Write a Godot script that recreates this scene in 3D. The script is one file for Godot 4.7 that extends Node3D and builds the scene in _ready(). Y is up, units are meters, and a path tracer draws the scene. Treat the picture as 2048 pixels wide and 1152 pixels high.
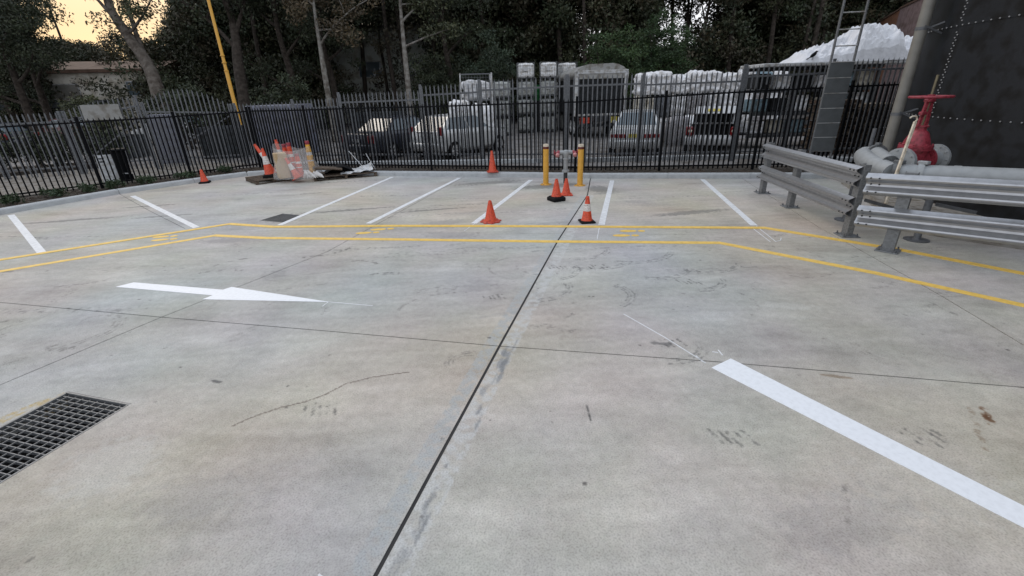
extends Node3D

var rng := RandomNumberGenerator.new()
var M := {}
var used := {}
var T := {}

# ---------------------------------------------------------------- mesh builder
class MB:
	var v := PackedVector3Array()
	var n := PackedVector3Array()
	var u := PackedVector2Array()
	var w := PackedVector2Array()
	var c := PackedColorArray()
	func tri(a: Vector3, b: Vector3, d: Vector3) -> void:
		var k := (b - a).cross(d - a).normalized()
		v.append(a); v.append(d); v.append(b)
		n.append(k); n.append(k); n.append(k)
	func trin(a: Vector3, b: Vector3, d: Vector3, na: Vector3, nb: Vector3, nd: Vector3) -> void:
		v.append(a); v.append(d); v.append(b)
		n.append(na); n.append(nd); n.append(nb)
	func quad(a: Vector3, b: Vector3, d: Vector3, e: Vector3) -> void:
		tri(a, b, d); tri(a, d, e)
	func quadn(a: Vector3, b: Vector3, d: Vector3, e: Vector3, na: Vector3, nb: Vector3, nd: Vector3, ne: Vector3) -> void:
		trin(a, b, d, na, nb, nd); trin(a, d, e, na, nd, ne)
	# box with chamfered edges
	func box(ctr: Vector3, size: Vector3, bs := Basis(), ch := 0.0) -> void:
		var h := size * 0.5
		if ch <= 0.0:
			for ax in 3:
				for s in [-1.0, 1.0]:
					var a := Vector3.ZERO; a[ax] = h[ax] * s
					var p := Vector3.ZERO; p[(ax + 1) % 3] = h[(ax + 1) % 3]
					var q := Vector3.ZERO; q[(ax + 2) % 3] = h[(ax + 2) % 3]
					if s < 0: p = -p
					quad(ctr + bs * (a - p - q), ctr + bs * (a + p - q), ctr + bs * (a + p + q), ctr + bs * (a - p + q))
			return
		var g := Vector3(minf(ch, h.x), minf(ch, h.y), minf(ch, h.z))
		for ax in 3:
			var b1 := (ax + 1) % 3
			var b2 := (ax + 2) % 3
			for s in [-1.0, 1.0]:
				var a := Vector3.ZERO; a[ax] = h[ax] * s
				var p := Vector3.ZERO; p[b1] = h[b1] - g[b1]
				var q := Vector3.ZERO; q[b2] = h[b2] - g[b2]
				if s < 0: p = -p
				quad(ctr + bs * (a - p - q), ctr + bs * (a + p - q), ctr + bs * (a + p + q), ctr + bs * (a - p + q))
			# edges running along ax
			for s1 in [-1.0, 1.0]:
				for s2 in [-1.0, 1.0]:
					var e0 := Vector3.ZERO; e0[ax] = -(h[ax] - g[ax])
					var e1 := -e0
					var r := Vector3.ZERO; r[b1] = h[b1] * s1; r[b2] = (h[b2] - g[b2]) * s2
					var t := Vector3.ZERO; t[b1] = (h[b1] - g[b1]) * s1; t[b2] = h[b2] * s2
					if s1 * s2 > 0:
						quad(ctr + bs * (e0 + r), ctr + bs * (e0 + t), ctr + bs * (e1 + t), ctr + bs * (e1 + r))
					else:
						quad(ctr + bs * (e0 + t), ctr + bs * (e0 + r), ctr + bs * (e1 + r), ctr + bs * (e1 + t))
		# wrong-handed quads are drawn from both sides, so only the corner caps are left
		for sx in [-1.0, 1.0]:
			for sy in [-1.0, 1.0]:
				for sz in [-1.0, 1.0]:
					var A := Vector3(h.x * sx, (h.y - g.y) * sy, (h.z - g.z) * sz)
					var B := Vector3((h.x - g.x) * sx, h.y * sy, (h.z - g.z) * sz)
					var C := Vector3((h.x - g.x) * sx, (h.y - g.y) * sy, h.z * sz)
					if sx * sy * sz > 0: tri(ctr + bs * A, ctr + bs * B, ctr + bs * C)
					else: tri(ctr + bs * A, ctr + bs * C, ctr + bs * B)
	func bar(a: Vector3, b: Vector3, wd: float, dp: float, up := Vector3.UP, ch := 0.0) -> void:
		var z := (b - a).normalized()
		var x := up.cross(z)
		if x.length() < 0.01: x = Vector3.RIGHT.cross(z)
		x = x.normalized()
		box((a + b) * 0.5, Vector3(wd, dp, a.distance_to(b)), Basis(x, z.cross(x), z), ch)
	func path(pts: Array, rad: Array, sides := 10, caps := true) -> void:
		var k := pts.size()
		var rings := []
		var x := Vector3.ZERO
		for i in k:
			var d: Vector3 = (pts[mini(i + 1, k - 1)] - pts[maxi(i - 1, 0)]).normalized()
			if i == 0:
				x = d.cross(Vector3.UP)
				if x.length() < 0.05: x = d.cross(Vector3.RIGHT)
			x = (x - d * x.dot(d)).normalized()
			var y := d.cross(x)
			var ring := []
			for s in sides:
				var a := TAU * s / sides
				ring.append(x * cos(a) + y * sin(a))
			rings.append(ring)
		for i in k - 1:
			var p: Vector3 = pts[i]
			var q: Vector3 = pts[i + 1]
			for s in sides:
				var t := (s + 1) % sides
				var a: Vector3 = rings[i][s]
				var b: Vector3 = rings[i][t]
				var d: Vector3 = rings[i + 1][t]
				var e: Vector3 = rings[i + 1][s]
				quadn(p + a * rad[i], p + b * rad[i], q + d * rad[i + 1], q + e * rad[i + 1], a, b, d, e)
		if caps:
			for s in sides:
				var t := (s + 1) % sides
				tri(pts[0], pts[0] + rings[0][t] * rad[0], pts[0] + rings[0][s] * rad[0])
				tri(pts[k - 1], pts[k - 1] + rings[k - 1][s] * rad[k - 1], pts[k - 1] + rings[k - 1][t] * rad[k - 1])
	func tube(a: Vector3, b: Vector3, r0: float, r1: float, sides := 12) -> void:
		path([a, b], [r0, r1], sides)
	# profile of (radius, height) turned about the y axis of xf; open profile, bottom to top
	func lathe(pr: Array, sides := 24, xf := Transform3D()) -> void:
		var k := pr.size()
		for i in k - 1:
			var a: Vector2 = pr[i]
			var b: Vector2 = pr[i + 1]
			if a.distance_to(b) < 0.00001: continue
			var d := (b - a).normalized()
			var na := Vector2(d.y, -d.x)
			var nb := na
			if i > 0:
				var d0: Vector2 = (a - pr[i - 1]).normalized()
				if d0.dot(d) > 0.75: na = (na + Vector2(d0.y, -d0.x)).normalized()
			if i < k - 2:
				var d1: Vector2 = (pr[i + 2] - b).normalized()
				if d1.dot(d) > 0.75: nb = (nb + Vector2(d1.y, -d1.x)).normalized()
			for s in sides:
				var t0 := TAU * s / sides
				var t1 := TAU * (s + 1) / sides
				var e0 := Vector3(cos(t0), 0, sin(t0))
				var e1 := Vector3(cos(t1), 0, sin(t1))
				var p := [e0 * a.x + Vector3(0, a.y, 0), e1 * a.x + Vector3(0, a.y, 0), e1 * b.x + Vector3(0, b.y, 0), e0 * b.x + Vector3(0, b.y, 0)]
				var q := [e0 * na.x + Vector3(0, na.y, 0), e1 * na.x + Vector3(0, na.y, 0), e1 * nb.x + Vector3(0, nb.y, 0), e0 * nb.x + Vector3(0, nb.y, 0)]
				for j in 4:
					p[j] = xf * p[j]
					q[j] = (xf.basis * q[j]).normalized()
				quadn(p[1], p[0], p[3], p[2], q[1], q[0], q[3], q[2])
	# flat polygon in plan, extruded between two heights
	func prism(poly: PackedVector2Array, y0: float, y1: float, sides := true) -> void:
		var idx := Geometry2D.triangulate_polygon(poly)
		for i in range(0, idx.size(), 3):
			var a := poly[idx[i]]
			var b := poly[idx[i + 1]]
			var d := poly[idx[i + 2]]
			if (b - a).cross(d - a) > 0:
				var s := b; b = d; d = s
			tri(Vector3(a.x, y1, a.y), Vector3(b.x, y1, b.y), Vector3(d.x, y1, d.y))
		if sides:
			var cw := Geometry2D.is_polygon_clockwise(poly)
			for i in poly.size():
				var a := poly[i]
				var b := poly[(i + 1) % poly.size()]
				if not cw:
					var s := a; a = b; b = s
				quad(Vector3(b.x, y0, b.y), Vector3(a.x, y0, a.y), Vector3(a.x, y1, a.y), Vector3(b.x, y1, b.y))
	# section given as (side, up) points, carried straight from a to b
	func extrude(sec: Array, a: Vector3, b: Vector3, closed := true, caps := true) -> void:
		var z := (b - a).normalized()
		var x := Vector3.UP.cross(z).normalized()
		var y := z.cross(x)
		var k := sec.size()
		for i in (k if closed else k - 1):
			var p: Vector2 = sec[i]
			var q: Vector2 = sec[(i + 1) % k]
			quad(a + x * p.x + y * p.y, a + x * q.x + y * q.y, b + x * q.x + y * q.y, b + x * p.x + y * p.y)
		if caps:
			var poly := PackedVector2Array(sec)
			var idx := Geometry2D.triangulate_polygon(poly)
			for i in range(0, idx.size(), 3):
				var pa := poly[idx[i]]
				var pb := poly[idx[i + 1]]
				var pd := poly[idx[i + 2]]
				tri(a + x * pa.x + y * pa.y, a + x * pb.x + y * pb.y, a + x * pd.x + y * pd.y)
				tri(b + x * pa.x + y * pa.y, b + x * pd.x + y * pd.y, b + x * pb.x + y * pb.y)
	# closed rings of equal length joined one to the next, smooth around
	func loft(rings: Array, caps := true) -> void:
		var k: int = rings[0].size()
		var nr := []
		for i in rings.size():
			var row := []
			for j in k:
				var du: Vector3 = rings[i][(j + 1) % k] - rings[i][(j + k - 1) % k]
				var dv: Vector3 = rings[mini(i + 1, rings.size() - 1)][j] - rings[maxi(i - 1, 0)][j]
				row.append(du.cross(dv).normalized())
			nr.append(row)
		for i in rings.size() - 1:
			for j in k:
				var t := (j + 1) % k
				quadn(rings[i][j], rings[i][t], rings[i + 1][t], rings[i + 1][j], nr[i][j], nr[i][t], nr[i + 1][t], nr[i + 1][j])
		if caps:
			for e in [0, rings.size() - 1]:
				var ctr := Vector3.ZERO
				for p in rings[e]: ctr += p
				ctr /= k
				for j in k:
					if e == 0: tri(ctr, rings[e][(j + 1) % k], rings[e][j])
					else: tri(ctr, rings[e][j], rings[e][(j + 1) % k])
	# one pointed leaf
	func leaf(p: Vector3, d: Vector3, sd: Vector3, l: float, wd: float, col: Color) -> void:
		var k := d.cross(sd)
		var m := p + d * (l * 0.45) + k * (l * 0.06)
		var e := p + d * l
		v.append(p); v.append(m + sd * wd); v.append(e)
		v.append(p); v.append(e); v.append(m - sd * wd)
		for i in 6:
			n.append(k); c.append(col)
	func mesh() -> ArrayMesh:
		var a := []
		a.resize(Mesh.ARRAY_MAX)
		a[Mesh.ARRAY_VERTEX] = v
		a[Mesh.ARRAY_NORMAL] = n
		if u.size() == v.size(): a[Mesh.ARRAY_TEX_UV] = u
		if w.size() == v.size(): a[Mesh.ARRAY_TEX_UV2] = w
		if c.size() == v.size(): a[Mesh.ARRAY_COLOR] = c
		var r := ArrayMesh.new()
		r.add_surface_from_arrays(Mesh.PRIMITIVE_TRIANGLES, a)
		return r

# ---------------------------------------------------------------- scene helpers
func numbered(called: String) -> String:
	var k: int = used.get(called, 0)
	used[called] = k + 1
	return called if k == 0 else "%s_%03d" % [called, k]

func tag(o: Node, label := "", category := "", group := "", kind := "") -> Node:
	if label: o.set_meta("label", label)
	if category: o.set_meta("category", category)
	if group: o.set_meta("group", group)
	if kind: o.set_meta("kind", kind)
	return o

func thing(called: String, label: String, category: String, at := Vector3.ZERO, turn := 0.0, group := "") -> Node3D:
	var o := Node3D.new()
	o.name = numbered(called)
	add_child(o)
	o.position = at
	o.rotation.y = turn
	tag(o, label, category, group)
	return o

func part(parent: Node, called: String, mb, m: Material, label := "") -> MeshInstance3D:
	var o := MeshInstance3D.new()
	o.mesh = mb.mesh() if mb is MB else mb
	o.material_override = m
	if parent == self: o.name = numbered(called)
	else: o.name = called
	parent.add_child(o, true)
	if label: o.set_meta("label", label)
	return o

func place(parent: Node, called: String, me: Mesh, m: Material, xf: Transform3D) -> MeshInstance3D:
	var o := part(parent, called, me, m)
	o.transform = xf
	return o

func copy_of(o: Node3D, called: String, label: String, at: Vector3, turn := 0.0, group := "") -> Node3D:
	var k: Node3D = o.duplicate()
	k.name = numbered(called)
	add_child(k)
	k.position = at
	k.rotation.y = turn
	tag(k, label, "", group)
	return k

func v3(p: Vector2, y := 0.0) -> Vector3:
	return Vector3(p.x, y, p.y)

func rnd(a: float, b: float) -> float:
	return rng.randf_range(a, b)

func rdir() -> Vector3:
	var z := rng.randf_range(-1, 1)
	var a := rng.randf_range(0, TAU)
	var r := sqrt(1 - z * z)
	return Vector3(r * cos(a), z, r * sin(a))

# ---------------------------------------------------------------- materials
func noise_tex(key: String, freq: float, oct: int, stops: Array, size := 256, kind := FastNoiseLite.TYPE_SIMPLEX_SMOOTH, bumpy := false) -> NoiseTexture2D:
	if T.has(key): return T[key]
	var f := FastNoiseLite.new()
	f.noise_type = kind
	f.seed = hash(key) % 1000
	f.frequency = freq
	f.fractal_octaves = oct
	var t := NoiseTexture2D.new()
	t.noise = f
	t.width = size
	t.height = size
	t.seamless = true
	if bumpy:
		t.as_normal_map = true
		t.bump_strength = stops[0]
	else:
		var g := Gradient.new()
		g.offsets = PackedFloat32Array(stops.map(func(s): return s[0]))
		g.colors = PackedColorArray(stops.map(func(s): return Color(s[1], s[1], s[1]) if s[1] is float else s[1]))
		t.color_ramp = g
	T[key] = t
	return t

func mat(key: String, lin: Color, rough := 0.7, metal := 0.0, wear := "soft", scale := 0.5, bump := 0.0) -> StandardMaterial3D:
	if M.has(key): return M[key]
	var m := StandardMaterial3D.new()
	m.resource_name = key
	m.albedo_color = lin.linear_to_srgb()
	m.roughness = rough
	m.metallic = metal
	if wear != "":
		match wear:
			"soft": m.albedo_texture = noise_tex("soft", 0.02, 4, [[0.0, 0.86], [0.5, 0.95], [1.0, 1.0]])
			"faint": m.albedo_texture = noise_tex("faint", 0.03, 4, [[0.0, 0.95], [0.5, 0.985], [1.0, 1.0]])
			"dirty": m.albedo_texture = noise_tex("dirty", 0.025, 5, [[0.0, Color(0.66, 0.62, 0.57)], [0.4, Color(0.87, 0.855, 0.83)], [0.6, Color(1, 1, 1)], [1.0, Color(0.94, 0.94, 0.93)]])
			"zinc": m.albedo_texture = noise_tex("zinc", 0.06, 3, [[0.0, 0.72], [0.5, 0.9], [1.0, 1.0]], 256, FastNoiseLite.TYPE_CELLULAR)
			"scuff": m.albedo_texture = noise_tex("scuff", 0.05, 5, [[0.0, Color(0.5, 0.42, 0.38)], [0.33, Color(0.82, 0.78, 0.76)], [0.5, Color(1, 1, 1)], [1.0, Color(0.97, 0.96, 0.95)]])
			"bark": m.albedo_texture = noise_tex("bark", 0.03, 5, [[0.0, Color(0.45, 0.4, 0.36)], [0.45, Color(0.8, 0.77, 0.74)], [0.7, Color(1, 1, 1)], [1.0, Color(0.9, 0.84, 0.78)]])
		m.uv1_triplanar = true
		m.uv1_world_triplanar = true
		m.uv1_scale = Vector3.ONE * scale
	if bump > 0.0:
		m.normal_enabled = true
		m.normal_texture = noise_tex("bumps", 0.05, 5, [6.0], 256, FastNoiseLite.TYPE_SIMPLEX_SMOOTH, true)
		m.normal_scale = bump
	M[key] = m
	return m

func glass(key: String, lin: Color, alpha: float, rough := 0.05) -> StandardMaterial3D:
	var m := StandardMaterial3D.new()
	m.transparency = BaseMaterial3D.TRANSPARENCY_ALPHA
	var s := lin.linear_to_srgb()
	m.albedo_color = Color(s.r, s.g, s.b, alpha)
	m.roughness = rough
	M[key] = m
	return m

func leaf_mat(key: String, lin := Color(1, 1, 1)) -> StandardMaterial3D:
	var m := StandardMaterial3D.new()
	m.albedo_color = lin.linear_to_srgb()
	m.vertex_color_use_as_albedo = true
	m.roughness = 0.65
	m.cull_mode = BaseMaterial3D.CULL_DISABLED
	m.backlight_enabled = true
	m.backlight = Color(0.25, 0.3, 0.1)
	M[key] = m
	return m

# ---------------------------------------------------------------- concrete colour map: 28 m by 16 m of stained, broomed concrete
const CW := 2048
const CH := 1170
var cimg: Image
var grit: Image

func cpx(p: Vector2) -> Vector2:
	return Vector2((p.x + 16.0) / 28.0 * CW, (p.y + 16.0) / 16.0 * CH)

func cstain(p: Vector2, rx: float, rz: float, turn: float, tint: Color, thr := 0.35) -> void:
	var q := cpx(p)
	var sx := CW / 28.0
	var k := maxf(rx, rz) * sx
	var ca := cos(turn)
	var sa := sin(turn)
	for y in range(maxi(0, int(q.y - k)), mini(CH, int(q.y + k) + 1)):
		for x in range(maxi(0, int(q.x - k)), mini(CW, int(q.x + k) + 1)):
			var dx := (x - q.x) / sx
			var dy := (y - q.y) / sx
			var a := (dx * ca + dy * sa) / rx
			var b := (-dx * sa + dy * ca) / rz
			var d := 1.0 - sqrt(a * a + b * b)
			if d <= 0.0: continue
			var g := grit.get_pixel(x % 512, y % 512).r
			var t := clampf((d * 1.5 + g - 0.5 - thr) * 2.2, 0.0, 1.0) * tint.a
			if t <= 0.0: continue
			var o := cimg.get_pixel(x, y)
			cimg.set_pixel(x, y, Color(lerpf(o.r, tint.r, t), lerpf(o.g, tint.g, t), lerpf(o.b, tint.b, t)))

func cstroke(pts: Array, wd: float, tint: Color, broken := 0.4, ribs := 0) -> void:
	for i in pts.size() - 1:
		var a: Vector2 = pts[i]
		var b: Vector2 = pts[i + 1]
		var d := (b - a).normalized()
		var s := Vector2(-d.y, d.x)
		var steps := maxi(1, int(a.distance_to(b) / 0.011))
		var across := maxi(1, int(wd / 0.011))
		for j in steps:
			for k in across:
				var f := (k + 0.5) / across
				if ribs > 0 and sin(f * TAU * ribs) < -0.1: continue
				var p := a.lerp(b, float(j) / steps) + s * (f - 0.5) * wd
				var q := cpx(p)
				var x := int(q.x)
				var y := int(q.y)
				if x < 0 or y < 0 or x >= CW or y >= CH: continue
				var g := grit.get_pixel(x % 512, y % 512).r
				if g < broken: continue
				var t := tint.a * clampf((g - broken) * 4.0, 0.0, 1.0)
				var o := cimg.get_pixel(x, y)
				cimg.set_pixel(x, y, Color(lerpf(o.r, tint.r, t), lerpf(o.g, tint.g, t), lerpf(o.b, tint.b, t)))

func arc(p: Vector2, r: float, a0: float, a1: float) -> Array:
	var out := []
	for i in 13:
		var a := lerpf(a0, a1, i / 12.0)
		out.append(p + Vector2(cos(a), sin(a) * 0.8) * r)
	return out

func field(sd: int, w: int, h: int, freq: float, oct: int) -> PackedByteArray:
	var f := FastNoiseLite.new()
	f.seed = sd
	f.noise_type = FastNoiseLite.TYPE_SIMPLEX_SMOOTH
	f.frequency = freq
	f.fractal_octaves = oct
	var im := f.get_image(w, h)
	im.convert(Image.FORMAT_L8)
	if w != CW / 2 or h != CH / 2: im.resize(CW / 2, CH / 2, Image.INTERPOLATE_CUBIC)
	return im.get_data()

func concrete() -> StandardMaterial3D:
	var hw := CW / 2
	var hh := CH / 2
	var big := field(11, 256, 146, 0.018, 4)      # patches some metres across
	var warm := field(23, 256, 146, 0.02, 3)      # buff against blue-grey
	var sweep := field(31, 170, hh, 0.035, 5)     # broom streaks, long in x
	var brush := field(57, hw / 5, hh, 0.16, 3)
	var speck := field(91, hw, hh, 0.34, 2)
	var hue := field(67, 256, 146, 0.05, 3)
	var cloud := field(43, hw, hh, 0.02, 5)
	var spot := field(77, hw, hh, 0.11, 3)
	var data := PackedByteArray()
	data.resize(hw * hh * 3)
	for i in hw * hh:
		var b := (big[i] - 128) * 0.05 + (sweep[i] - 128) * 0.035 + (brush[i] - 128) * 0.06 + (cloud[i] - 128) * 0.035 + (spot[i] - 128) * 0.025 + (speck[i] - 128) * 0.07
		var s := sweep[i] + cloud[i]
		if s < 190: b -= (190 - s) * 0.09          # worn dark streaks
		if s > 300: b += (s - 300) * 0.08
		var wv := (warm[i] - 128) * 0.05
		var hv := (hue[i] - 128) * 0.018
		data[i * 3] = clampi(int(176.5 + b + wv + hv), 0, 255)
		data[i * 3 + 1] = clampi(int(172.8 + b - hv * 0.6), 0, 255)
		data[i * 3 + 2] = clampi(int(165.5 + b - wv * 1.3 + hv), 0, 255)
	cimg = Image.create_from_data(hw, hh, false, Image.FORMAT_RGB8, data)
	cimg.resize(CW, CH, Image.INTERPOLATE_CUBIC)
	var f := FastNoiseLite.new()
	f.seed = 5
	f.frequency = 0.12
	f.fractal_octaves = 4
	grit = f.get_seamless_image(512, 512)
	rng.seed = 404
	# laitance and sealer marks beside the wide joint
	var J0 := Vector2(-0.14, -3.96)
	var J1 := Vector2(-0.78, -1.60)
	var J2 := Vector2(1.91, -10.94)
	cstroke([J2 + Vector2(-0.10, 0), J0 + Vector2(-0.10, 0), J1 + Vector2(-0.10, 0)], 0.13, Color(0.66, 0.68, 0.69, 0.5), 0.3)
	cstroke([J2 + Vector2(0.09, 0), J0 + Vector2(0.1, 0), J1 + Vector2(0.1, 0)], 0.16, Color(0.77, 0.78, 0.78, 0.5), 0.35)
	for i in 26:
		var t := rng.randf()
		cstain(J0.lerp(J1, t) + Vector2(rnd(0.06, 0.16), 0), rnd(0.015, 0.05), rnd(0.04, 0.3), 0.27, Color(0.46, 0.47, 0.48, rnd(0.2, 0.6)), rnd(0.4, 0.6))
	# tyre scrub, arcs and tread prints
	for i in 64:
		var p := Vector2(rnd(-6.5, 5.5), rnd(-8.2, -3.4))
		var a := rnd(0, TAU)
		cstroke(arc(p, rnd(0.15, 0.7), a, a + rnd(0.6, 2.2)), rnd(0.03, 0.16), Color(0.35, 0.34, 0.33, rnd(0.15, 0.4)), rnd(0.38, 0.5), rng.randi_range(0, 4))
	for i in 48:
		var p := Vector2(rnd(-11, 5.5), rnd(-14, -5))
		cstroke([p, p + Vector2(rnd(0.4, 2.2), rnd(-0.35, 0.15))], rnd(0.06, 0.22), Color(0.33, 0.33, 0.33, rnd(0.12, 0.36)), rnd(0.4, 0.54), rng.randi_range(0, 3))
	for q in [[Vector2(1.03, -6.85), 0.5], [Vector2(0.48, -6.01), 0.45], [Vector2(1.21, -6.48), 0.6], [Vector2(1.81, -6.78), 0.7], [Vector2(1.98, -5.98), 0.5], [Vector2(2.72, -6.23), 0.6], [Vector2(2.36, -5.48), 0.4], [Vector2(0.24, -5.40), 0.5], [Vector2(1.50, -3.86), 0.35], [Vector2(0.97, -5.11), 0.5]]:
		var a0 := rnd(-1.2, 0.6)
		cstroke(arc(q[0], q[1], a0, a0 + 1.7), 0.13, Color(0.36, 0.36, 0.36, 0.38), 0.4, 3)
	for p in [Vector2(-0.25, -5.20), Vector2(-1.63, -3.08), Vector2(1.55, -2.63), Vector2(1.54, -3.96), Vector2(1.22, -6.15), Vector2(2.30, -5.49), Vector2(0.64, -6.20), Vector2(2.91, -2.57)]:
		for k in 5:
			var o: Vector2 = p + Vector2(k * 0.06 - 0.12, rnd(-0.03, 0.03))
			cstroke([o, o + Vector2(0.05, 0.16)], 0.025, Color(0.3, 0.3, 0.29, 0.42), 0.42)
	# darker worn patches and paler clean ones
	for i in 46:
		var p := Vector2(rnd(-12, 6), rnd(-14.5, -1.3))
		cstain(p, rnd(0.2, 1.1), rnd(0.06, 0.35), rnd(-0.4, 0.25), Color(0.5, 0.5, 0.5, rnd(0.1, 0.34)), rnd(0.3, 0.5))
	for i in 22:
		var p := Vector2(rnd(-11, 5), rnd(-12, -1.3))
		cstain(p, rnd(0.3, 1.0), rnd(0.12, 0.5), rnd(-0.4, 0.4), Color(0.79, 0.79, 0.77, rnd(0.15, 0.35)), rnd(0.25, 0.45))
	# oily streaks in the far bays
	for q in [[Vector2(-9.77, -10.01), 1.6, 0.14], [Vector2(-7.83, -10.13), 1.0, 0.1], [Vector2(-9.00, -11.27), 0.9, 0.12], [Vector2(-0.53, -13.02), 1.5, 0.35], [Vector2(1.11, -12.23), 1.5, 0.45], [Vector2(3.67, -8.97), 1.2, 0.2], [Vector2(2.35, -11.62), 0.5, 0.7], [Vector2(-3.63, -10.14), 1.6, 0.12], [Vector2(-1.77, -9.90), 1.2, 0.1]]:
		cstain(q[0], q[1], q[2], -0.2, Color(0.36, 0.36, 0.35, 0.45), 0.35)
	# spots, gum, drips
	for i in 120:
		var p := Vector2(rnd(-8, 5), rnd(-9, -1.2))
		cstain(p, rnd(0.01, 0.026), rnd(0.008, 0.018), rnd(0, 3), Color(0.3, 0.29, 0.28, rnd(0.3, 0.7)), 0.05)
	cstain(Vector2(-2.74, -3.48), 0.07, 0.03, 0.3, Color(0.32, 0.32, 0.32, 0.7), 0.25)
	cstain(Vector2(1.47, -3.90), 0.2, 0.06, 0.2, Color(0.34, 0.34, 0.34, 0.55), 0.45)
	# brown stain and rust
	cstroke([Vector2(3.63, -2.79), Vector2(3.55, -2.68), Vector2(3.50, -2.57)], 0.05, Color(0.36, 0.22, 0.12, 0.85), 0.42)
	cstroke([Vector2(3.53, -2.79), Vector2(3.21, -2.35)], 0.04, Color(0.46, 0.38, 0.3, 0.4), 0.48)
	cstroke([Vector2(2.10, -2.14), Vector2(1.72, -1.52)], 0.03, Color(0.42, 0.4, 0.38, 0.35), 0.45)
	cstain(Vector2(2.79, -3.26), 0.16, 0.03, 0.3, Color(0.45, 0.37, 0.28, 0.5), 0.3)
	# yellowed run-off by the near drain
	cstroke([Vector2(-4.23, -3.00), Vector2(-4.15, -3.17), Vector2(-4.00, -3.34)], 0.11, Color(0.72, 0.62, 0.42, 0.5), 0.3)
	# hairline cracks
	cstroke([Vector2(-2.24, -2.85), Vector2(-2.12, -2.96), Vector2(-1.96, -3.06), Vector2(-1.78, -3.13), Vector2(-1.64, -3.22), Vector2(-1.52, -3.37), Vector2(-1.30, -3.46), Vector2(-0.97, -3.53)], 0.014, Color(0.4, 0.36, 0.33, 0.7), 0.12)
	cstroke([Vector2(0.57, -3.00), Vector2(0.58, -2.73)], 0.012, Color(0.25, 0.25, 0.25, 0.7), 0.35)
	var m := StandardMaterial3D.new()
	m.resource_name = "concrete"
	m.albedo_texture = ImageTexture.create_from_image(cimg)
	m.roughness = 0.82
	m.detail_enabled = true
	m.detail_blend_mode = BaseMaterial3D.BLEND_MODE_MUL
	m.detail_uv_layer = BaseMaterial3D.DETAIL_UV_2
	m.detail_albedo = noise_tex("sandgrain", 0.3, 2, [[0.0, 0.76], [0.3, 0.9], [0.5, 0.965], [0.75, 1.0], [1.0, 1.0]], 512)
	m.normal_enabled = true
	m.normal_texture = noise_tex("concretebump", 0.09, 4, [3.0], 512, FastNoiseLite.TYPE_SIMPLEX_SMOOTH, true)
	m.normal_scale = 0.2
	m.uv1_scale = Vector3.ONE
	M.concrete = m
	return m

func cuv(mb: MB) -> MB:
	for p in mb.v:
		mb.u.append(Vector2((p.x + 16.0) / 28.0, (p.z + 16.0) / 16.0))
		mb.w.append(Vector2(p.x + p.y, p.z) / 2.3)
	return mb

# ---------------------------------------------------------------- pavement
var KERB := [Vector2(-15.2, -4.6), Vector2(-12.24, -10.77), Vector2(-11.15, -13.04), Vector2(-9.95, -14.55), Vector2(-8.86, -15.65), Vector2(-8.18, -15.83), Vector2(-3.63, -14.69), Vector2(-0.26, -13.89), Vector2(2.35, -13.16), Vector2(6.60, -12.40), Vector2(12.0, -11.45)]

func strip(pts: Array, wd: float) -> PackedVector2Array:
	return Geometry2D.offset_polyline(PackedVector2Array(pts), wd * 0.5, Geometry2D.JOIN_MITER, Geometry2D.END_SQUARE)[0]

func far_side(e0: Vector2, e1: Vector2, inside: Vector2) -> PackedVector2Array:
	var d := (e1 - e0).normalized()
	var s := Vector2(-d.y, d.x)
	if s.dot(inside - e0) > 0: s = -s
	return PackedVector2Array([e0 - d * 90, e1 + d * 90, e1 + d * 90 + s * 90, e0 - d * 90 + s * 90])

var GRATE := [Vector2(-4.02, -3.39), Vector2(-3.29, -3.18), Vector2(-3.49, -2.35), Vector2(0, 0)]
var GRATE2 := [Vector2(-5.23, -9.46), Vector2(-5.10, -10.01), Vector2(-4.47, -9.75), Vector2(-4.63, -9.27)]

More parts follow.
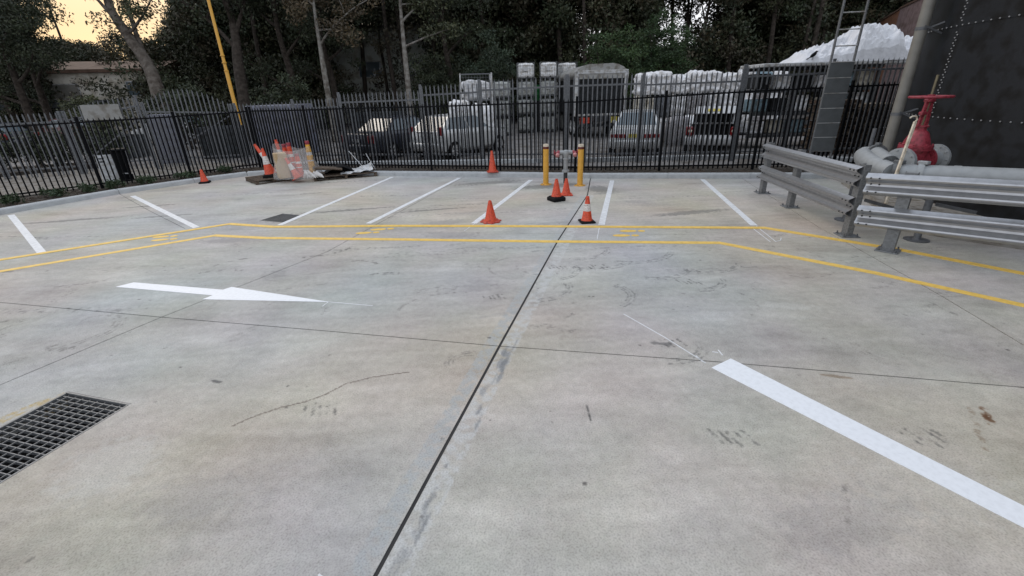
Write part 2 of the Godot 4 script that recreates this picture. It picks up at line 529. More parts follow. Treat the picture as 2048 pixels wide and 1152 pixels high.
func build_pavement() -> void:
	var pave := Node3D.new()
	pave.name = "pavement"
	add_child(pave)
	tag(pave, "stained grey concrete car park slab with painted lines", "pavement", "", "structure")
	# drains become true rectangles on the ground
	var e := (GRATE[1] - GRATE[0]) as Vector2
	var f := (GRATE[2] - GRATE[1]) as Vector2
	var side := Vector2(-e.y, e.x).normalized()
	if side.dot(f) < 0: side = -side
	GRATE[2] = GRATE[1] + side * 1.32
	GRATE[3] = GRATE[0] + side * 1.32
	var e2 := (GRATE2[2] - GRATE2[1]) as Vector2
	var s2 := Vector2(-e2.y, e2.x).normalized()
	if s2.y < 0: s2 = -s2
	GRATE2[3] = GRATE2[2] + s2 * 0.62
	GRATE2[0] = GRATE2[1] + s2 * 0.62
	var lot := PackedVector2Array()
	for i in KERB.size():
		var q: Vector2 = KERB[i]
		lot.append(q + Vector2(-0.05, -0.05))
	lot.append(Vector2(14, -11.4)); lot.append(Vector2(14, 7)); lot.append(Vector2(-18, 7)); lot.append(Vector2(-18, -4.6))
	var joints := [
		[[Vector2(-0.84, -1.37), Vector2(-0.78, -1.60), Vector2(-0.57, -2.38), Vector2(-0.14, -3.96), Vector2(0.82, -7.41), Vector2(1.91, -10.94), Vector2(2.45, -13.57)], 0.026],
		[[Vector2(-18, -7.6), Vector2(-6.76, -5.46), Vector2(-4.21, -4.86), Vector2(-2.01, -4.37), Vector2(-0.14, -3.94), Vector2(1.87, -3.54), Vector2(4.19, -3.02), Vector2(14, -1.2)], 0.015],
		[[Vector2(-6.2, 0), Vector2(-4.77, -3.53), Vector2(-4.21, -4.86), Vector2(-3.06, -7.18), Vector2(-2.64, -8.95), Vector2(-1.26, -14.62)], 0.014],
		[[Vector2(8.8, 2.0), Vector2(4.86, -3.66), Vector2(5.07, -4.80), Vector2(5.32, -6.53), Vector2(5.45, -7.57), Vector2(6.51, -12.98)], 0.015],
		[[Vector2(-11.34, -13.21), Vector2(-8.58, -10.69), Vector2(-6.61, -8.96)], 0.013],
		[[Vector2(-6.61, -8.96), Vector2(-4.50, -8.58), Vector2(-1.12, -8.07), Vector2(1.59, -7.68), Vector2(4.56, -7.27), Vector2(5.34, -6.70)], 0.006],
		[[Vector2(-8.30, -15.55), Vector2(-5.79, -12.92), Vector2(-4.15, -11.37), Vector2(-2.35, -11.23)], 0.006],
	]
	var polys := [lot]
	for j in joints:
		var s := strip(j[0], j[1])
		var nx := []
		for p in polys:
			for q in Geometry2D.clip_polygons(p, s): nx.append(q)
		polys = nx
	var con := concrete()
	for p in polys:
		var pieces := [p]
		for gr in [GRATE, GRATE2]:
			var gp := PackedVector2Array(gr)
			var nx := []
			for q in pieces:
				if Geometry2D.intersect_polygons(q, gp).is_empty():
					nx.append(q)
					continue
				var ctr: Vector2 = (gr[0] + gr[2]) * 0.5
				var rest := [q]
				for i in 4:
					var out := far_side(gr[i], gr[(i + 1) % 4], ctr)
					var keep := []
					for r in rest:
						for k in Geometry2D.intersect_polygons(r, out): nx.append(k)
						for k in Geometry2D.clip_polygons(r, out): keep.append(k)
					rest = keep
			pieces = nx
		var mb := MB.new()
		for q in pieces: mb.prism(q, -0.12, 0.0)
		if mb.v.size() > 0: part(pave, "concrete_slab", cuv(mb), con)
	# joint filler lies 9 mm down in every joint
	for i in joints.size():
		var mb := MB.new()
		var s := strip(joints[i][0], joints[i][1] + 0.02)
		mb.prism(s, -0.1, -0.004 if i == 0 else -0.009, false)
		part(pave, "joint_filler", mb, M.rubber)
	markings(pave)

func stripe(pave: Node, called: String, pts: Array, wd: float, m: Material, y := 0.004, label := "") -> void:
	var mb := MB.new()
	var s := Geometry2D.offset_polyline(PackedVector2Array(pts), wd * 0.5, Geometry2D.JOIN_MITER, Geometry2D.END_BUTT)[0]
	mb.prism(s, 0.0005, y)
	part(pave, called, mb, m, label)

func patch(pave: Node, called: String, pts: Array, m: Material, y := 0.004, label := "") -> void:
	var mb := MB.new()
	mb.prism(PackedVector2Array(pts), 0.0005, y)
	part(pave, called, mb, m, label)

func oval(p: Vector2, d: Vector2, a: float, b: float) -> Array:
	var s := Vector2(-d.y, d.x)
	var out := []
	for i in 16:
		var t := TAU * i / 16.0
		out.append(p + d * cos(t) * a + s * sin(t) * b)
	return out

func markings(pave: Node) -> void:
	# parking bay lines
	for q in [[Vector2(-3.67, -14.51), Vector2(-4.70, -9.00)], [Vector2(-1.49, -13.94), Vector2(-2.86, -8.90)], [Vector2(0.65, -13.22), Vector2(-0.71, -8.65)], [Vector2(2.90, -12.74), Vector2(1.73, -8.26)], [Vector2(5.33, -12.47), Vector2(4.44, -7.91)], [Vector2(-10.51, -12.68), Vector2(-6.41, -9.01)], [Vector2(-11.94, -10.73), Vector2(-8.20, -7.57)]]:
		stripe(pave, "parking_line", q, 0.12, M.white_paint)
	# walkway lines
	stripe(pave, "walkway_line", [Vector2(-15.5, -1.2), Vector2(-8.64, -7.27), Vector2(-5.84, -9.21), Vector2(-4.78, -8.87), Vector2(-2.17, -8.64), Vector2(0.57, -8.29), Vector2(4.54, -7.73), Vector2(5.87, -6.38), Vector2(6.64, -5.34), Vector2(9.5, -2.2)], 0.125, M.yellow_paint, 0.008, "yellow painted walkway edge line beside the parking bays")
	stripe(pave, "walkway_line", [Vector2(-14.5, -0.8), Vector2(-8.03, -6.69), Vector2(-5.65, -8.37), Vector2(-4.56, -8.09), Vector2(-1.97, -7.73), Vector2(0.50, -7.36), Vector2(3.41, -6.98), Vector2(4.85, -5.52), Vector2(5.71, -4.46), Vector2(8.0, -2.0)], 0.125, M.yellow_paint, 0.004, "yellow painted walkway edge line beside the driving lane")
	# footprints painted in the walkway
	for q in [[Vector2(-6.57, -8.18), Vector2(-6.31, -8.22)], [Vector2(-6.70, -8.39), Vector2(-6.43, -8.42)], [Vector2(-2.76, -8.22), Vector2(-2.57, -8.23)], [Vector2(-2.54, -8.43), Vector2(-2.36, -8.45)], [Vector2(1.94, -7.55), Vector2(2.16, -7.53)], [Vector2(2.12, -7.81), Vector2(2.32, -7.79)]]:
		var a: Vector2 = q[0]
		var b: Vector2 = q[1]
		var d := (b - a).normalized()
		var fp := Node3D.new()
		fp.name = "footprint_marking"
		pave.add_child(fp, true)
		patch(fp, "sole", oval(a, d, 0.15, 0.065), M.yellow_paint)
		patch(fp, "heel", oval(a + d * 0.235, d, 0.065, 0.05), M.yellow_paint)
	# direction arrows
	patch(pave, "direction_arrow", [Vector2(-5.43, -6.03), Vector2(-3.93, -5.65), Vector2(-3.86, -5.74), Vector2(-2.29, -5.14), Vector2(-4.02, -5.35), Vector2(-3.96, -5.47), Vector2(-5.57, -5.88)], M.fresh_paint, 0.004, "white painted arrow pointing toward the wide dark joint")
	patch(pave, "direction_arrow", [Vector2(2.03, -3.58), Vector2(3.01, -1.90), Vector2(3.55, -1.35), Vector2(4.3, 0.2), Vector2(3.1, -0.9), Vector2(3.32, -1.15), Vector2(2.86, -1.76), Vector2(1.79, -3.44)], M.fresh_paint, 0.004, "wide white painted arrow shaft running out of the frame")
	# set-out marks
	for q in [[Vector2(1.26, -4.56), Vector2(1.55, -4.01), Vector2(1.77, -3.52)], [Vector2(1.73, -3.65), Vector2(1.75, -3.54)], [Vector2(1.98, -3.74), Vector2(1.98, -3.64)], [Vector2(1.91, -3.71), Vector2(1.96, -3.69)], [Vector2(-2.29, -5.14), Vector2(-1.71, -4.99)], [Vector2(-2.31, -5.15), Vector2(-2.34, -5.02)], [Vector2(1.68, -8.19), Vector2(1.48, -7.37)], [Vector2(-0.69, -8.65), Vector2(-0.86, -8.14)], [Vector2(4.46, -7.87), Vector2(4.31, -6.96), Vector2(4.42, -7.01), Vector2(4.50, -7.14)], [Vector2(4.34, -7.82), Vector2(4.22, -6.95)], [Vector2(-1.09, -1.62), Vector2(-1.04, -1.59)]]:
		stripe(pave, "set_out_mark", q, 0.012, M.white_paint, 0.003)

func grate(called: String, label: String, q: Array, nb: int, nr: int, panels: int) -> void:
	var o := thing(called, label, "drain", v3(q[0]))
	var ax := v3(q[1] - q[0])
	var az := v3(q[3] - q[0])
	var ux := ax.normalized()
	var uz := az.normalized()
	var bs := Basis(ux, Vector3.UP, uz)
	if bs.determinant() < 0: bs = Basis(ux, Vector3.UP, uz)
	var lx := ax.length()
	var lz := az.length()
	var pit := MB.new()
	var mid := (ax + az) * 0.5
	for s in [[mid + Vector3(0, -0.62, 0), Vector3(lx, 0.03, lz)], [ax * 0.5 + Vector3(0, -0.33, 0) - uz * 0.02, Vector3(lx + 0.08, 0.6, 0.04)], [ax * 0.5 + az + uz * 0.02 + Vector3(0, -0.33, 0), Vector3(lx + 0.08, 0.6, 0.04)], [az * 0.5 - ux * 0.02 + Vector3(0, -0.33, 0), Vector3(0.04, 0.6, lz)], [az * 0.5 + ax + ux * 0.02 + Vector3(0, -0.33, 0), Vector3(0.04, 0.6, lz)]]:
		pit.box(s[0], s[1], bs)
	part(o, "pit", pit, M.pit)
	var fr := MB.new()
	for s in [[ax * 0.5 + uz * 0.012, Vector3(lx, 0.05, 0.016)], [ax * 0.5 + az - uz * 0.012, Vector3(lx, 0.05, 0.016)], [az * 0.5 + ux * 0.012, Vector3(0.016, 0.05, lz - 0.05)], [az * 0.5 + ax - ux * 0.012, Vector3(0.016, 0.05, lz - 0.05)]]:
		fr.box(s[0] + Vector3(0, -0.024, 0), s[1], bs)
	part(o, "frame", fr, M.galv_dark)
	var b := MB.new()
	b.box(Vector3.ZERO, Vector3(lx - 0.05, 0.032, 0.006))
	var bm := b.mesh()
	for i in nb:
		var t := (i + 0.5) / nb
		place(o, "bearing_bar", bm, M.galv_dark, Transform3D(bs, ax * 0.5 + uz * lerpf(0.03, lz - 0.03, t) + Vector3(0, -0.022, 0)))
	var r := MB.new()
	r.box(Vector3.ZERO, Vector3(0.006, 0.01, (lz - 0.06) / panels - 0.02))
	var rm := r.mesh()
	for k in panels:
		for i in nr:
			var t := (i + 0.5) / nr
			place(o, "cross_rod", rm, M.galv_dark, Transform3D(bs, ux * lerpf(0.03, lx - 0.03, t) + uz * (0.03 + (lz - 0.06) * (k + 0.5) / panels) + Vector3(0, -0.0095, 0)))

# ---------------------------------------------------------------- kerb and beds
func build_kerb() -> void:
	var k := Node3D.new()
	k.name = "kerb"
	add_child(k)
	tag(k, "pale concrete kerb round the car park", "kerb", "", "structure")
	# walk along the polyline and set stones of about 2.3 m
	var pts := []
	for i in KERB.size() - 1:
		var a: Vector2 = KERB[i]
		var b: Vector2 = KERB[i + 1]
		var c := maxi(1, roundi(a.distance_to(b) / 2.3))
		for j in c: pts.append(a.lerp(b, float(j) / c))
	pts.append(KERB[KERB.size() - 1])
	for i in pts.size() - 1:
		var a: Vector2 = pts[i]
		var b: Vector2 = pts[i + 1]
		var d := (b - a).normalized()
		var mb := MB.new()
		# side axis of extrude is UP x forward
		mb.extrude([Vector2(0.0, 0.0), Vector2(0.0, 0.0) + Vector2(0.012, 0.095), Vector2(0.022, 0.118), Vector2(0.045, 0.13), Vector2(0.17, 0.133), Vector2(0.185, 0.12), Vector2(0.19, -0.1), Vector2(0, -0.1)].map(func(p): return Vector2(p.x, p.y)), v3(a + d * 0.004), v3(b - d * 0.004))
		part(k, "kerb_stone", mb, M.kerb)

func behind(pts: Array, by: float) -> Array:
	var out := []
	for i in pts.size():
		var a: Vector2 = pts[maxi(i - 1, 0)]
		var b: Vector2 = pts[mini(i + 1, pts.size() - 1)]
		var d := (b - a).normalized()
		out.append(pts[i] + Vector2(d.y, -d.x) * by)
	return out

func build_beds() -> void:
	var near := behind(KERB, 0.15)
	var back := behind(KERB, 1.75)
	back.reverse()
	var mb := MB.new()
	mb.prism(PackedVector2Array(near + back), -0.1, 0.085)
	var bed := part(self, "garden_bed", mb, M.soil)
	tag(bed, "dark mulch strip behind the kerb", "ground", "", "structure")
	var ym := MB.new()
	ym.prism(PackedVector2Array([Vector2(-120, -13.0), Vector2(-16.5, -13.0), Vector2(-10.5, -17.0), Vector2(-3, -15.9), Vector2(3, -14.2), Vector2(14, -13.2), Vector2(14, -11.5), Vector2(120, -11.5), Vector2(120, -120), Vector2(-120, -120)]), -0.1, 0.04)
	tag(part(self, "yard_pavement", ym, M.asphalt), "grey yard surface beyond the fences", "ground", "", "structure")
	var gm := MB.new()
	gm.quad(Vector3(-400, -0.7, 200), Vector3(400, -0.7, 200), Vector3(400, -0.7, -400), Vector3(-400, -0.7, -400))
	tag(part(self, "ground", gm, M.soil), "bare ground under the yards", "ground", "", "structure")
	# strip of path outside the side fence, then its earth edge
	var pm := MB.new()
	pm.prism(PackedVector2Array([Vector2(-22, -12.2), Vector2(-18.44, -16.78), Vector2(-17.26, -17.88), Vector2(-15.80, -18.70), Vector2(-12.95, -19.62), Vector2(-10.25, -18.47), Vector2(-11.00, -16.05), Vector2(-12.70, -14.34), Vector2(-14.08, -12.55), Vector2(-20, -7)]), -0.1, 0.06)
	tag(part(self, "footpath", pm, M.path), "concrete path outside the side fence", "path", "", "structure")
	var em := MB.new()
	em.prism(PackedVector2Array([Vector2(-30, -14.5), Vector2(-20.30, -18.58), Vector2(-18.81, -19.58), Vector2(-16.99, -20.20), Vector2(-15.92, -18.86), Vector2(-17.39, -18.02), Vector2(-18.57, -16.91), Vector2(-22, -12.0)]), -0.1, 0.16)
	tag(part(self, "earth_bank", em, M.soil), "low earth strip between path and palisade gates", "ground", "", "structure")
	var yk := MB.new()
	var line := [Vector2(-8.54, -17.35), Vector2(-7.02, -17.28), Vector2(-2.09, -16.62), Vector2(2.34, -16.15), Vector2(5.43, -15.96), Vector2(8.55, -15.63), Vector2(12.0, -13.6)]
	for i in line.size() - 1:
		yk.extrude([Vector2(0, -0.05), Vector2(0.01, 0.16), Vector2(0.03, 0.18), Vector2(0.14, 0.18), Vector2(0.15, -0.05)], v3(line[i]), v3(line[i + 1]))
	tag(part(self, "yard_kerb", yk, M.kerb), "pale kerb of the neighbouring yard between the two fences", "kerb", "", "structure")
	# loose mulch
	rng.seed = 71
	var ch := MB.new()
	for i in 2600:
		var s := rng.randi_range(0, near.size() - 2)
		var a: Vector2 = near[s].lerp(near[s + 1], rng.randf())
		var b: Vector2 = KERB[s].lerp(KERB[s + 1], 0.5)
		var d := (near[s] - KERB[s]) as Vector2
		var p := a + d.normalized() * rnd(0.1, 1.4)
		var l := rnd(0.03, 0.11)
		var bs := Basis(Vector3.UP, rnd(0, TAU)) * Basis(Vector3.RIGHT, rnd(-0.4, 0.4))
		ch.box(v3(p, 0.092), Vector3(l, 0.012, l * rnd(0.2, 0.5)), bs)
	var mo := part(self, "bark_mulch", ch, M.mulch)
	tag(mo, "scattered bark chips on the garden bed", "mulch", "", "stuff")

# ---------------------------------------------------------------- fences
func picket_mesh(wd: float, dp: float, h: float, tip: float) -> ArrayMesh:
	var mb := MB.new()
	var a := wd * 0.5
	var b := dp * 0.5
	var y := h - tip
	var p := [Vector3(-a, 0, b), Vector3(a, 0, b), Vector3(a, 0, -b), Vector3(-a, 0, -b)]
	for i in 4:
		var q: Vector3 = p[i]
		var r: Vector3 = p[(i + 1) % 4]
		mb.quad(q, r, r + Vector3(0, y, 0), q + Vector3(0, y, 0))
		mb.tri(q + Vector3(0, y, 0), r + Vector3(0, y, 0), Vector3(0, h, 0))
	return mb.mesh()

# posts: [plan point, foot height, top height]
func black_fence(label: String, posts: Array, per: int) -> void:
	var o := thing("tubular_fence", label, "fence", v3(posts[0][0]))
	var org := v3(posts[0][0])
	var pick := picket_mesh(0.034, 0.034, 1.0, 0.04)
	for i in posts.size():
		var p := v3(posts[i][0]) - org
		var h: float = posts[i][2] - posts[i][1]
		var mb := MB.new()
		mb.box(Vector3(0, h * 0.5, 0), Vector3(0.065, h, 0.065), Basis(), 0.004)
		mb.box(Vector3(0, h + 0.012, 0), Vector3(0.075, 0.024, 0.075), Basis(), 0.008)
		part(o, "post", mb, M.black_steel).position = p + Vector3(0, posts[i][1], 0)
	for i in posts.size() - 1:
		var a: Vector3 = v3(posts[i][0]) - org
		var b: Vector3 = v3(posts[i + 1][0]) - org
		var turn := atan2(-(b - a).z, (b - a).x)
		var fa: float = posts[i][1]
		var fb: float = posts[i + 1][1]
		var ta: float = posts[i][2]
		var tb: float = posts[i + 1][2]
		for r in [0.09, -0.13]:
			var mb := MB.new()
			var ya: float = fa + r + 0.05 if r > 0 else ta + r
			var yb: float = fb + r + 0.05 if r > 0 else tb + r
			mb.bar(a + Vector3(0, ya, 0), b + Vector3(0, yb, 0), 0.036, 0.04)
			part(o, "rail", mb, M.black_steel)
		for k in per:
			var t := (k + 1.0) / (per + 1.0)
			var f := lerpf(fa, fb, t) + 0.05
			var h := lerpf(ta, tb, t) - 0.02 - f
			place(o, "picket", pick, M.black_steel, Transform3D(Basis(Vector3.UP, turn) * Basis.from_scale(Vector3(1, h, 1)), a.lerp(b, t) + Vector3(0, f, 0)))

func palisade(o: Node3D, org: Vector3, a: Vector2, b: Vector2, foot: float, ta: float, tb: float, pick: Mesh, space := 0.155, dome := 0.0) -> void:
	var n := maxi(2, roundi(a.distance_to(b) / space))
	var d := (b - a).normalized()
	var turn := atan2(-d.y, d.x)
	for r in [0.28, -0.32]:
		var mb := MB.new()
		var ya: float = foot + r if r > 0 else ta + r
		var yb: float = foot + r if r > 0 else tb + r
		mb.bar(v3(a, ya) - org, v3(b, yb) - org, 0.05, 0.055, Vector3.UP, 0.004)
		part(o, "rail", mb, M.galv)
	for i in n:
		var t := (i + 0.5) / n
		var top := lerpf(ta, tb, t) + dome * sin(t * PI)
		var s := Vector2(-d.y, d.x) * 0.035
		place(o, "picket", pick, M.galv, Transform3D(Basis(Vector3.UP, turn) * Basis.from_scale(Vector3(1, top - foot, 1)), v3(a.lerp(b, t) + s, foot) - org))

func palisade_post(o: Node3D, org: Vector3, p: Vector2, foot: float, top: float, wd := 0.1) -> void:
	var mb := MB.new()
	mb.box(Vector3(0, (top - foot) * 0.5, 0), Vector3(wd, top - foot, wd * 0.6), Basis(), 0.005)
	part(o, "post", mb, M.galv).position = v3(p, foot) - org

func build_fences() -> void:
	var bk := [[Vector2(-8.98, -17.03), 0.08, 2.14], [Vector2(-6.83, -16.36), 0.08, 2.13], [Vector2(-4.72, -15.82), 0.08, 2.15], [Vector2(-2.51, -15.16), 0.08, 2.14], [Vector2(-0.25, -14.51), 0.08, 2.16], [Vector2(2.02, -13.88), 0.08, 2.17], [Vector2(4.47, -13.59), 0.08, 2.25], [Vector2(7.11, -13.34), 0.08, 2.32], [Vector2(9.34, -13.17), 0.08, 2.36], [Vector2(11.75, -12.85), 0.08, 2.38]]
	black_fence("black tubular steel fence running behind the long back kerb", bk, 18)
	var c0: Vector2 = bk[0][0]
	var l3 := Vector2(-10.49, -15.28)
	var l2 := Vector2(-12.04, -13.58)
	var l1 := l2 + (l2 - l3) * 1.06
	var l0 := l1 + (l1 - l2) * 1.06
	black_fence("black tubular steel fence beside the shrub bed and path", [[l0, 0.08, 2.0], [l1, 0.08, 2.03], [l2, 0.08, 2.05], [l3, 0.08, 2.08], [c0 + Vector2(-0.08, 0.05), 0.08, 2.13]], 18)
	# galvanised palisade beyond, stepping up toward the tank
	var pick := picket_mesh(0.042, 0.016, 1.0, 0.035)
	var L := [Vector2(-20.5, -15.2), Vector2(-17.6, -16.3), Vector2(-15.6, -17.0)]
	var R := [Vector2(-10.3, -18.5), Vector2(-8.0, -18.3), Vector2(-6.1, -17.9), Vector2(-3.0, -17.3), Vector2(-0.9, -16.8), Vector2(2.0, -16.1), Vector2(4.4, -15.7), Vector2(7.45, -15.4), Vector2(10.1, -15.3), Vector2(12.6, -15.3)]
	var tl := [[2.0, 2.05], [2.15, 2.18]]
	var org := v3(L[0])
	var o := thing("palisade_fence", "galvanised palisade fence standing left of the domed gates", "fence", org)
	for i in 2:
		palisade(o, org, L[i], L[i + 1], 0.05, tl[i][0], tl[i][1], pick)
	for i in 3: palisade_post(o, org, L[i], 0.04, 2.1 + i * 0.05)
	var tr := [[2.25, 2.28], [2.32, 2.36], [2.5, 2.52], [2.66, 2.7], [2.76, 2.8], [2.8, 2.8], [2.76, 2.78], [2.9, 2.93], [2.98, 3.0]]
	org = v3(R[0])
	o = thing("palisade_fence", "tall galvanised palisade fence in stepped panels behind the black fence", "fence", org)
	for i in 9:
		palisade(o, org, R[i], R[i + 1], 0.05, tr[i][0], tr[i][1], pick)
	for i in 10:
		palisade_post(o, org, R[i], 0.04, tr[mini(i, 8)][0] + 0.03, 0.12 if i in [5, 7] else 0.09)
	# pair of domed gates
	for g in [[Vector2(-15.5, -17.05), Vector2(-13.3, -17.7), 2.2, 2.62, 0.1, "shorter leaf of the domed galvanised palisade gate, behind the sign panel"], [Vector2(-13.2, -17.75), Vector2(-10.4, -18.45), 2.4, 2.26, 0.5, "domed leaf of the galvanised palisade gate nearest the yellow pole"]]:
		org = v3(g[0])
		o = thing("palisade_gate", g[5], "gate", org, 0.0, "palisade gates")
		palisade(o, org, g[0], g[1], 0.12, g[2], g[3], pick, 0.15, g[4])
		var mb := MB.new()
		mb.bar(v3(g[0], 0.4) - org, v3(g[1], 1.9) - org, 0.04, 0.04)
		part(o, "brace", mb, M.galv)
		palisade_post(o, org, g[0], 0.04, g[2], 0.08)
		palisade_post(o, org, g[1], 0.04, g[3], 0.08)
	var sg := MB.new()
	sg.box(Vector3.ZERO, Vector3(1.15, 0.5, 0.012), Basis(Vector3.UP, 0.27), 0.003)
	var so := part(self, "gate_sign", sg, M.tarp_grey)
	so.position = Vector3(-14.35, 2.12, -17.3)
	tag(so, "blank pale grey sign panel fixed high on the shorter gate leaf", "sign")

# ---------------------------------------------------------------- cones
func cone_parts(o: Node3D, h: float, bw: float, base_mat: Material, bh: float, band := false, oct := false, body: Material = null) -> void:
	if body == null: body = M.orange
	var r0 := bw * 0.36
	var r1 := 0.028
	var mb := MB.new()
	if oct:
		var pr := []
		mb.lathe([Vector2(0.0, 0.0), Vector2(bw * 0.56, 0.0), Vector2(bw * 0.56, bh * 0.6), Vector2(bw * 0.5, bh), Vector2(r0, bh)], 8, Transform3D(Basis(Vector3.UP, PI / 8), Vector3.ZERO))
		for k in 8:
			var a := TAU * k / 8
			mb.box(Vector3(cos(a), 0, sin(a)) * bw * 0.54 + Vector3(0, bh * 0.35, 0), Vector3(0.07, bh * 0.7, 0.07), Basis(Vector3.UP, -a), 0.008)
	else:
		mb.box(Vector3(0, bh * 0.5, 0), Vector3(bw, bh, bw), Basis(), minf(0.02, bh * 0.4))
		mb.box(Vector3(0, bh * 1.0, 0), Vector3(bw * 0.82, bh * 0.4, bw * 0.82), Basis(), bh * 0.15)
	part(o, "base", mb, base_mat)
	var b := MB.new()
	b.lathe([Vector2(r0 + 0.012, bh * 0.9), Vector2(r0 + 0.006, bh + 0.015), Vector2(r0 - 0.006, bh + 0.03), Vector2(r1 + 0.004, h - 0.01), Vector2(r1, h), Vector2(r1 - 0.008, h), Vector2(r1 - 0.008, h - 0.06), Vector2(0, h - 0.06)], 28)
	part(o, "body", b, body)
	if band:
		var w := MB.new()
		var f := func(t: float) -> float: return lerpf(r0 - 0.006, r1 + 0.004, t) + 0.003
		var y := func(t: float) -> float: return lerpf(bh + 0.03, h - 0.01, t)
		w.lathe([Vector2(f.call(0.38), y.call(0.38)), Vector2(f.call(0.7), y.call(0.7))], 28)
		part(o, "reflective_band", w, M.white_band)

func build_cones() -> void:
	var G := "orange traffic cones"
	var o := thing("traffic_cone", "small leaning orange cone with black base near the side kerb", "traffic cone", Vector3(-9.59, 0.00, -14.49), 0.3, G)
	cone_parts(o, 0.42, 0.3, M.black_rubber, 0.05)
	o.rotation.z = 0.03
	o = thing("traffic_cone", "plain tall orange cone standing on the kerb against the fence", "traffic cone", Vector3(-0.48, 0.14, -14.02), 0.15, G)
	cone_parts(o, 0.62, 0.34, M.dark_orange, 0.025)
	o = thing("traffic_cone", "orange cone on a thick stepped black base before the hydrant", "traffic cone", Vector3(1.10, 0.00, -10.45), 0.5, G)
	cone_parts(o, 0.5, 0.33, M.black_rubber, 0.09)
	o = thing("traffic_cone", "plain orange cone standing between the two yellow bollards", "traffic cone", Vector3(1.40, 0.00, -11.02), 0.0, G)
	cone_parts(o, 0.4, 0.3, M.orange, 0.03)
	o = thing("traffic_cone", "plain orange cone with notched orange base on a parking line", "traffic cone", Vector3(-0.38, 0.00, -8.76), 0.2, G)
	cone_parts(o, 0.42, 0.33, M.dark_orange, 0.028, false, true)
	o = thing("traffic_cone", "orange cone with white band and black base near the wide joint", "traffic cone", Vector3(1.49, 0.00, -8.50), 0.1, G)
	cone_parts(o, 0.5, 0.29, M.black_rubber, 0.035, true)

func build_bollards() -> void:
	for q in [[Vector3(1.02, 0.00, -12.46), "yellow steel bollard left of the hydrant"], [Vector3(1.91, 0.00, -12.17), "yellow steel bollard right of the hydrant"]]:
		var o := thing("bollard", q[1], "bollard", q[0], 0.0, "yellow bollards")
		var mb := MB.new()
		mb.lathe([Vector2(0.075, 0.01), Vector2(0.075, 0.94)], 28)
		part(o, "post", mb, M.bollard_yellow)
		var b := MB.new()
		b.lathe([Vector2(0.075, 0.94), Vector2(0.078, 0.942), Vector2(0.078, 1.0), Vector2(0.075, 1.0)], 28)
		part(o, "reflective_band", b, M.dark_red)
		var c := MB.new()
		c.lathe([Vector2(0.075, 1.0), Vector2(0.075, 1.045), Vector2(0.066, 1.06), Vector2(0.04, 1.068), Vector2(0, 1.07)], 28)
		part(o, "cap", c, M.cream)
		var p := MB.new()
		p.lathe([Vector2(0.15, 0.0), Vector2(0.15, 0.012), Vector2(0.09, 0.013), Vector2(0.082, 0.03), Vector2(0.075, 0.032)], 28)
		part(o, "base_plate", p, M.bollard_yellow)
		for k in 4:
			var bo := MB.new()
			bo.lathe([Vector2(0.014, 0.012), Vector2(0.014, 0.024), Vector2(0.0, 0.026)], 6, Transform3D(Basis(), Vector3(cos(k * PI / 2 + 0.6), 0, sin(k * PI / 2 + 0.6)) * 0.12))
			part(o, "bolt", bo, M.galv)

func build_hydrant() -> void:
	var o := thing("hydrant", "grey standpipe hydrant with two red handwheels and pink caps", "hydrant", Vector3(1.57, 0.00, -12.59))
	var lo := MB.new()
	lo.lathe([Vector2(0.055, 0.0), Vector2(0.055, 0.3)], 20)
	part(o, "riser", lo, M.dark_steel)
	var fl := MB.new()
	fl.lathe([Vector2(0.055, 0.3), Vector2(0.1, 0.3), Vector2(0.1, 0.325), Vector2(0.1, 0.33), Vector2(0.1, 0.355), Vector2(0.06, 0.358)], 24)
	part(o, "flange", fl, M.pipe_grey)
	var up := MB.new()
	up.lathe([Vector2(0.06, 0.355), Vector2(0.06, 0.62), Vector2(0.075, 0.63), Vector2(0.075, 0.66), Vector2(0.06, 0.67), Vector2(0.06, 0.7), Vector2(0.085, 0.76), Vector2(0.09, 0.83), Vector2(0.07, 0.87), Vector2(0.03, 0.885), Vector2(0, 0.887)], 24)
	up.path([Vector3(-0.19, 0.82, 0), Vector3(-0.1, 0.82, 0), Vector3(0.1, 0.82, 0), Vector3(0.19, 0.82, 0)], [0.05, 0.052, 0.052, 0.05], 16)
	part(o, "standpipe", up, M.pipe_grey)
	for s in [-1, 1]:
		var v := MB.new()
		v.path([Vector3(s * 0.19, 0.83, 0), Vector3(s * 0.23, 0.81, 0.04), Vector3(s * 0.235, 0.76, 0.1)], [0.05, 0.05, 0.042], 14)
		v.tube(Vector3(s * 0.19, 0.82, 0), Vector3(s * 0.3, 0.82, -0.02), 0.02, 0.02)
		part(o, "valve_body", v, M.valve_red)
		var w := MB.new()
		var pts := []
		var rr := []
		for k in 17:
			pts.append(Vector3(s * 0.31, 0.82 + cos(TAU * k / 16) * 0.06, -0.02 + sin(TAU * k / 16) * 0.06))
			rr.append(0.012)
		w.path(pts, rr, 8, false)
		w.tube(Vector3(s * 0.31, 0.76, -0.02), Vector3(s * 0.31, 0.88, -0.02), 0.008, 0.008, 6)
		part(o, "handwheel", w, M.valve_red)
		var c := MB.new()
		c.path([Vector3(s * 0.235, 0.77, 0.08), Vector3(s * 0.236, 0.745, 0.125), Vector3(s * 0.236, 0.742, 0.13)], [0.055, 0.055, 0.03], 18)
		part(o, "cap", c, M.pink_cap)

